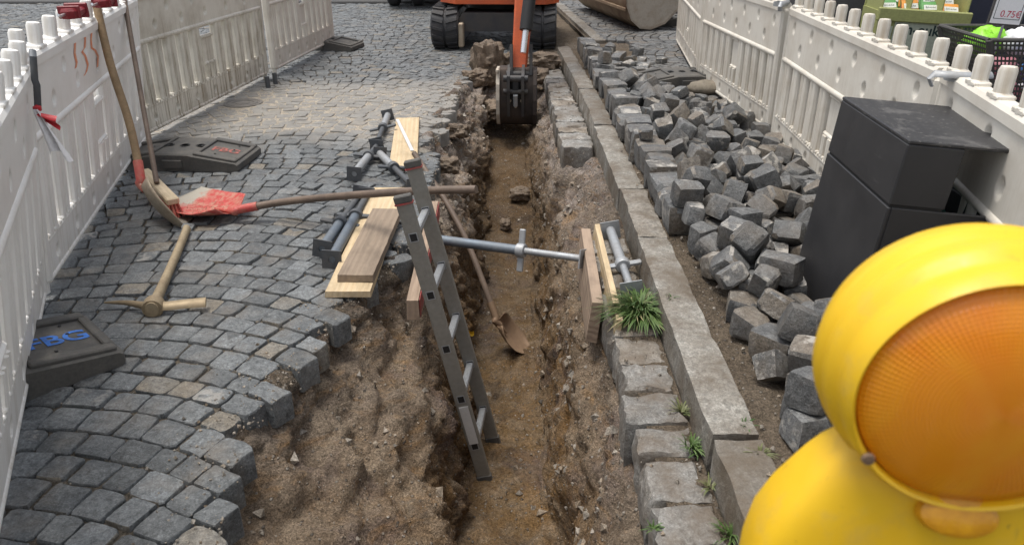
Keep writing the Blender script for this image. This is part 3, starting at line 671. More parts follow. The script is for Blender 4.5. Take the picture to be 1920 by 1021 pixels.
# ------------------------------------------------------------------ barrier fences
def barrier(label, a, b, lean, mat, H=.87, L=2.2, zl=.165, zm=.585, group='white plastic barrier panels'):
    a, b = Vector(a), Vector(b); d = b - a; Lr = d.length
    m = frame(a, d, (lean, 0, 1)) @ Matrix.Diagonal((Lr / L, 1, 1, 1))
    t = thing('barrier_fence', label, 'barrier', m, group)
    def board(name, z0, z1, cs, th=.05, mat=mat):
        mb = MB(); nu, nv = 230, max(4, int((z1 - z0) / .0095))
        for sg in (-1, 1):
            def fn(u, v):
                x, z = .05 + u * (L - .1), lerp(z0, z1, v); y = th / 2
                for (cx, cz) in cs:
                    q = ((x - cx) / .025) ** 2 + ((z - cz) / .029) ** 2
                    if q < 1: y -= .024 * (1 - q) ** .55
                return (x if sg > 0 else L - x, -max(y, .001) if sg > 0 else max(y, .001), z)
            mb.grid(fn, nu, nv)
        mb.box((L / 2, 0, z0 + .004), (L - .1, th - .002, .008)); mb.box((L / 2, 0, z1 - .004), (L - .1, th - .002, .008))
        return mb.build(name, mat, t, 50)
    board('upper_board', zm, H - .01, [(.17 + .186 * i, lerp(zm, H, .32 if i % 2 else .68)) for i in range(11)])
    board('lower_board', .015, zl, [(.17 + .31 * i, zl * .52) for i in range(7)])
    for z, r_, nm in ((zm, .024, 'middle_rail'), (zl, .019, 'lower_rail'), (.012, .021, 'bottom_rail')):
        mb = MB(); mb.tube([(.04, 0, z), (L - .04, 0, z)], r_, 14, True, (1.0, 1.5))
        if nm == 'lower_rail':
            for i in range(52): mb.box((.10 + i * .0395, 0, z + .016), (.016, .060, .018), .004)
        mb.build(nm, mat, t, 40)
    mb = MB(); mb.prism([(-.033, H - .03), (.033, H - .03), (.033, H + .002), (.024, H + .016), (-.024, H + .016), (-.033, H + .002)], .02, L - .02, Matrix(((0, 0, 1, 0), (1, 0, 0, 0), (0, 1, 0, 0), (0, 0, 0, 1)))); mb.build('top_rail', mat, t)
    prof = [(-.060, -.012), (-.050, -.026), (-.034, -.031), (-.012, -.027), (0, -.017), (.012, -.027), (.034, -.031), (.050, -.026), (.060, -.012)]; prof += [(x, -y_) for x, y_ in prof[::-1]]
    ms = MB().prism(prof, zl + .008, zm - .012).mesh('slat', mat); pitch = (L - .12) / 11
    mhalf = MB().prism([(x * .45, y_) for x, y_ in prof], zl + .008, zl + .125).mesh('slat', mat)
    for i in range(11):
        x = .06 + pitch * (i + .5)
        if i == 5:
            mb = MB(); mb.box((x, 0, zl + .225), (pitch - .012, .020, .2), .006)
            w_ = mb.build('window_plate', mat, t)
            for z in (zl + .13, zl + .325): MB().tube([(x - pitch / 2 + .006, 0, z), (x + pitch / 2 - .006, 0, z)], .014, 10, True, (1, 1.5)).build('window_bar', mat, w_, 40)
            for dx in (-.045, .045): place(mhalf, 'slat', t, T((x + dx, 0, 0)))
        else: place(ms, 'slat', t, T((x, 0, 0)))
    mp = MB().lathe([(.030, 0), (.030, .014), (.026, .018), (.0265, .082), (.022, .094), (.0, .097)], 14)
    mp.box((0, 0, .006), (.085, .056, .016), .004); mp = mp.mesh('peg', mat, 40)
    for i in range(11): place(mp, 'peg', t, T((.10 + i * .2, 0, H + .014)))
    mpost = MB().box((0, 0, H / 2 - .005), (.066, .062, H - .02), .014); mpost.tube([(0, 0, -.05), (0, 0, .02)], .019, 12)
    mpost = mpost.mesh('post', mat, 35)
    for x in (.030, L - .030): place(mpost, 'post', t, T((x, 0, 0)))
    return t
RH = (.765, 2.2, .125, .475)
PA = barrier('nearest white barrier panel at the left edge, cut by the picture border', (-1.878, 2.635, .045), (-.945, .66, .05), .20, 'plastic_white')
PB = barrier('white barrier panel sprayed with orange strokes, shovel and broom leaning on it', (-2.455, 4.86, .055), (-1.89, 2.68, .05), .135, 'plastic_white')
PC = barrier('grimy moss-stained barrier panel behind the rubber foot with red letters', (-2.49, 4.93, .05), (-2.30, 7.10, .05), .03, 'plastic_grimy')
PD = barrier('farthest barrier panel on the left, ending at a small rubber foot', (-2.26, 7.2, .06), (-2.10, 9.05, .06), .0, 'plastic_cream')
PE = barrier('farthest barrier panel on the right, beside the rusty bucket', (1.84, 8.55, .13), (1.60, 6.45, .13), -.02, 'plastic_cream', *RH)
PF = barrier('cream barrier panel behind the sett heap with one open window', (1.60, 6.42, .125), (1.685, 4.77, .125), -.02, 'plastic_cream', *RH)
PG = barrier('cream barrier panel in front of the shop displays with lettered carton behind', (1.695, 4.73, .115), (1.565, 2.73, .115), .0, 'plastic_cream', *RH)
PH = barrier('cream barrier panel at the right edge behind the litter bin', (1.585, 2.76, .115), (1.13, .60, .115), .0, 'plastic_cream', *RH)
PI = barrier('white barrier panel under the yellow warning lamp', (.23, .53, .0), (2.43, .45, .0), .0, 'plastic_cream', .70)
# orange spray strokes on panel B
def ribbon(mb, pts, w0, y):
    for i in range(len(pts) - 1):
        (x0, z0), (x1, z1) = pts[i], pts[i + 1]; w1 = w0
        mb.add([(x0 - w1, y, z0), (x0 + w1, y, z0), (x1 + w1, y, z1), (x1 - w1, y, z1)], [(0, 1, 2, 3)])
mb = MB(); sY = .0162
xb = lambda px, py: None
Lb = PB.matrix_basis.inverted()
def on_panel(px, py, inv, y=0.0275):                      # photo point on the panel's inner face, in its own frame
    o = inv @ Vector((0, 0, CAM_H)); d = inv.to_3x3() @ ray(px, py); k = (y - o.y) / d.y; q = o + d * k; return (q.x, q.z)
FACE = .0265 if (Lb @ Vector((0, 0, CAM_H))).y > 0 else -.0265
for pl in ([(137, 72), (141, 82), (140, 100), (144, 118), (142, 128)], [(153, 66), (160, 72), (159, 90), (154, 97), (160, 105), (165, 122), (162, 135), (158, 142)], [(172, 55), (171, 75), (172, 90), (179, 95), (184, 106), (183, 126)]):
    mb = MB(); ribbon(mb, [on_panel(x, y, Lb, FACE) for x, y in pl], .017, FACE); mb.build('spray_mark', 'paint_orange', PB)['label'] = 'faded orange sprayed figure'

# red clamps on the posts of panel B
def clamp(label, px, py, y):
    p = atY(px, py, y); t = thing('fence_clamp', label, 'clamp', frame(p, (PB.matrix_basis.to_3x3() @ Vector((1, 0, 0)))), 'red clamps on the barrier pegs')
    mb = MB().box((0, 0, 0), (.10, .075, .030), .008); mb.box((-.05, 0, .0), (.018, .09, .06), .004); mb.build('strap', 'clamp_red', t)
    mb = MB().lathe([(.0, 0), (.032, .0), (.036, .008), (.036, .03), (.028, .04), (.0, .042)], 8, T((.065, 0, -.02))); mb.box((.065, .0, .005), (.012, .085, .05), .003); mb.build('clamp_head', 'clamp_red', t, 30)
    MB().tube([(.09, -.01, .0), (.13, -.02, -.003), (.155, -.02, .004)], .006, 8).build('bolt', 'chrome', t, 40)
clamp('red plastic clamp on barrier peg left of the leaning shovel', 138, 22, 3.32); clamp('red plastic clamp cut by the top edge, between shovel and broom', 196, 3, 3.78)
# dark hook strap with tied tape at the joint of the two left panels
t = thing('strap_hook', 'dark metal hook hanging over the joint of the left barrier panels', 'hook', T(atY(64, 110, 2.60)))
hk = [atY(x_, y_, 2.575) - atY(64, 110, 2.60) for x_, y_ in ((62, 106), (65, 150), (69, 160), (71, 200))]; MB().tube([hk[0] + Vector((-.03, .05, .0)), hk[0] + Vector((-.012, .025, .016))] + hk, .011, 8, True, (1, .45), (1, 0, 0)).build('hook_bar', 'galv_dark', t, 40)
t = thing('barrier_tape', 'knotted red and white tape hanging from the dark hook', 'tape', T(atY(70, 203, 2.57)))
def tape(u, v): 
    w_ = lerp(.012, .05, v ** .8); return (lerp(-.5, .5, u) * w_ * 1.6 + v * .055, -.012 + .012 * math.sin(u * 11 + v * 2) - .02 * v, -.16 * v + .02 * math.sin(u * 5) * v)
MB().grid(tape, 14, 10).build('tape_end', 'tape_white', t, 60)
MB().grid(lambda u, v: (v * .062 + .004, -.014 + .010 * math.sin(u * 7), -.02 - .03 * v + (u - .5) * .035 * (.4 + v)), 8, 6).build('tape_end', 'tape_red', t, 60)
MB().lathe([(.0, -.014), (.013, -.008), (.014, .006), (.0, .013)], 8).build('knot', 'tape_red', t, 60)
# metal clips on the right fence
def wire_clip(label, px, py, y, yaw=0):
    t = thing('fence_clip', label, 'clip', T(atY(px, py, y)) @ Matrix.Rotation(R(yaw), 4, 'Z'), 'grey metal clips on the right fence')
    pts = [(-.085, -.0, -.03), (-.10, 0, -.005), (-.085, 0, .012), (-.02, -.02, .012), (.06, -.015, .010), (.10, .0, .012)]
    MB().tube(pts, .009, 8, True, (.6, 1.5)).build('clip_bar', 'galv', t, 40)
    MB().lathe([(.036, -.012), (.042, -.012), (.042, .012), (.036, .012), (.036, -.012)], 20, T((-.0, .02, .0))).build('clip_ring', 'galv', t, 40)
wire_clip('grey metal clip round two pegs beside the perforated basket', 1800, 146, 2.60, -8)
wire_clip('dark metal clip at the top joint of the cream panels', 1470, 8, 4.74, 60)

# rubber feet of the fences
def foot(label, c, yaw, mark=None, L=.80, W=.38, z=0.0):
    t = thing('rubber_base', label, 'barrier foot', T((c[0], c[1], z)) @ Matrix.Rotation(R(yaw), 4, 'Z'), 'black rubber barrier feet')
    h, e, f = .105, .045, .11; X2 = L / 2; prof = [(-X2, .012), (-X2 + .01, 0), (X2 - .01, 0), (X2, .012), (X2, e), (X2 - .012, e + .010), (f + .01, h - .006), (f - .01, h), (-f + .01, h), (-f - .01, h - .006), (-X2 + .012, e + .010), (-X2, e)]
    mb = MB(); mr = Matrix(((1, 0, 0, 0), (0, 0, -1, 0), (0, 1, 0, 0), (0, 0, 0, 1)))
    vs_ = []; 
    for yy, s_ in ((-W / 2, .985), (-W / 2 + .012, 1), (W / 2 - .012, 1), (W / 2, .985)): vs_ += [(x * s_, yy, z_ * (s_ - (1 - s_) * 4 if z_ > .02 else 1)) for x, z_ in prof]
    k = len(prof); fs = [tuple(range(k)), tuple(range(3 * k, 4 * k))[::-1]]
    for r_ in range(3): fs += [(r_ * k + i, (r_ + 1) * k + i, (r_ + 1) * k + (i + 1) % k, r_ * k + (i + 1) % k) for i in range(k)]
    mb.add(vs_, fs); mb.build('body', 'rubber', t, 30)
    sl = math.atan2(h - e - .016, X2 - .022 - f)
    for sg in (-1, 1):                                    # raised rims frame a recessed field on each slope
        cx, cz = (f + X2) / 2 - .001, (h + e) / 2 + .002; ln = (X2 - f) - .03
        ms = T((sg * cx, 0, cz)) @ Matrix.Rotation(sg * sl, 4, 'Y'); mb = MB()
        for yy in (-W / 2 + .035, W / 2 - .035): mb.box((0, yy, .006), (ln, .045, .018), .005, ms)
        mb.box((sg * (ln / 2 - .012), 0, .005), (.026, W - .12, .015), .004, ms)
        mb.box((-sg * (ln / 2 - .010), 0, .005), (.02, W - .12, .015), .004, ms)
        rim = mb.build('rim', 'rubber', t, 30)
        if mark and sg == mark[3]:
            text(mark[0], mark[1], mark[2], t, ms @ T((0, 0, .0022)) @ Matrix.Rotation(R(mark[4]), 4, 'Z'), 'painted_letters', .0025)
        for yy in (-.09, .03, .11): MB().lathe([(.006, 0), (.005, .002), (0, .0024)], 10, ms @ T((-.03 if yy < 0 else .04, yy, .003))).build('screw', 'black', t)
    for x in (-.1, .0, .1):
        mb = MB().lathe([(.026, 0), (.030, .004), (.022, .004), (.0215, -.03), (.0, -.03)], 18, T((x, 0, h))); mb.build('socket', 'black', t, 30)
    for sg in (-1, 1): MB().box((0, sg * (W / 2 + .004), .045), (.12, .014, .05), .004).build('grip', 'rubber', t)
    return t
foot('black rubber foot lettered in blue beside the pickaxe', (-1.74, 2.03), 46, ('FBG', .112, 'paint_blue', 1, 2))
foot('black rubber foot with red sprayed letters under the grimy panel', (-2.02, 4.50), -4, ('FBG', .095, 'paint_red', 1, 5))
foot('small looking rubber foot at the far end of the left fence', (-2.14, 8.85), -12)
foot('rubber foot lying flat behind the sett heap under the cream panel', (1.42, 6.35), 8, None, .8, .38, .10)
foot('rubber foot beside the rusty bucket at the top', (2.12, 10.1), 15, None, .8, .38, .10)
foot('rubber foot stacked on another beside the rusty bucket', (2.3, 10.9), 20, None, .8, .38, .10)
for lb, px, py, dy in (('grey steel post stub under the end of the grimy panel', 503, 165, 0), ('grey steel post stub under the start of the farthest left panel', 517, 158, .1)):
    p = at(px, py, 0); o = tag(MB().tube([(0, 0, 0), (0, 0, .10)], .021, 14).build('post_stub', 'galv_dark', None, 40), lb, 'post', 'steel post stubs'); o.location = (p.x, p.y, 0)
def sackf(u, v):
    a = u * 2 * math.pi; b = (v - .5) * math.pi; r_ = 1 + .12 * nz((u * 3, v * 3, 2), 2, 3); return (.17 * math.cos(a) * math.cos(b) * r_, .11 * math.sin(a) * math.cos(b) * r_, .05 + .055 * math.sin(b) * r_)
o = tag(MB().grid(sackf, 20, 10).build('sandbag', 'sack', None, 180), 'small pale sandbag lying under the right barrier fence', 'sandbag'); o.location = (1.56, 6.0, .098)

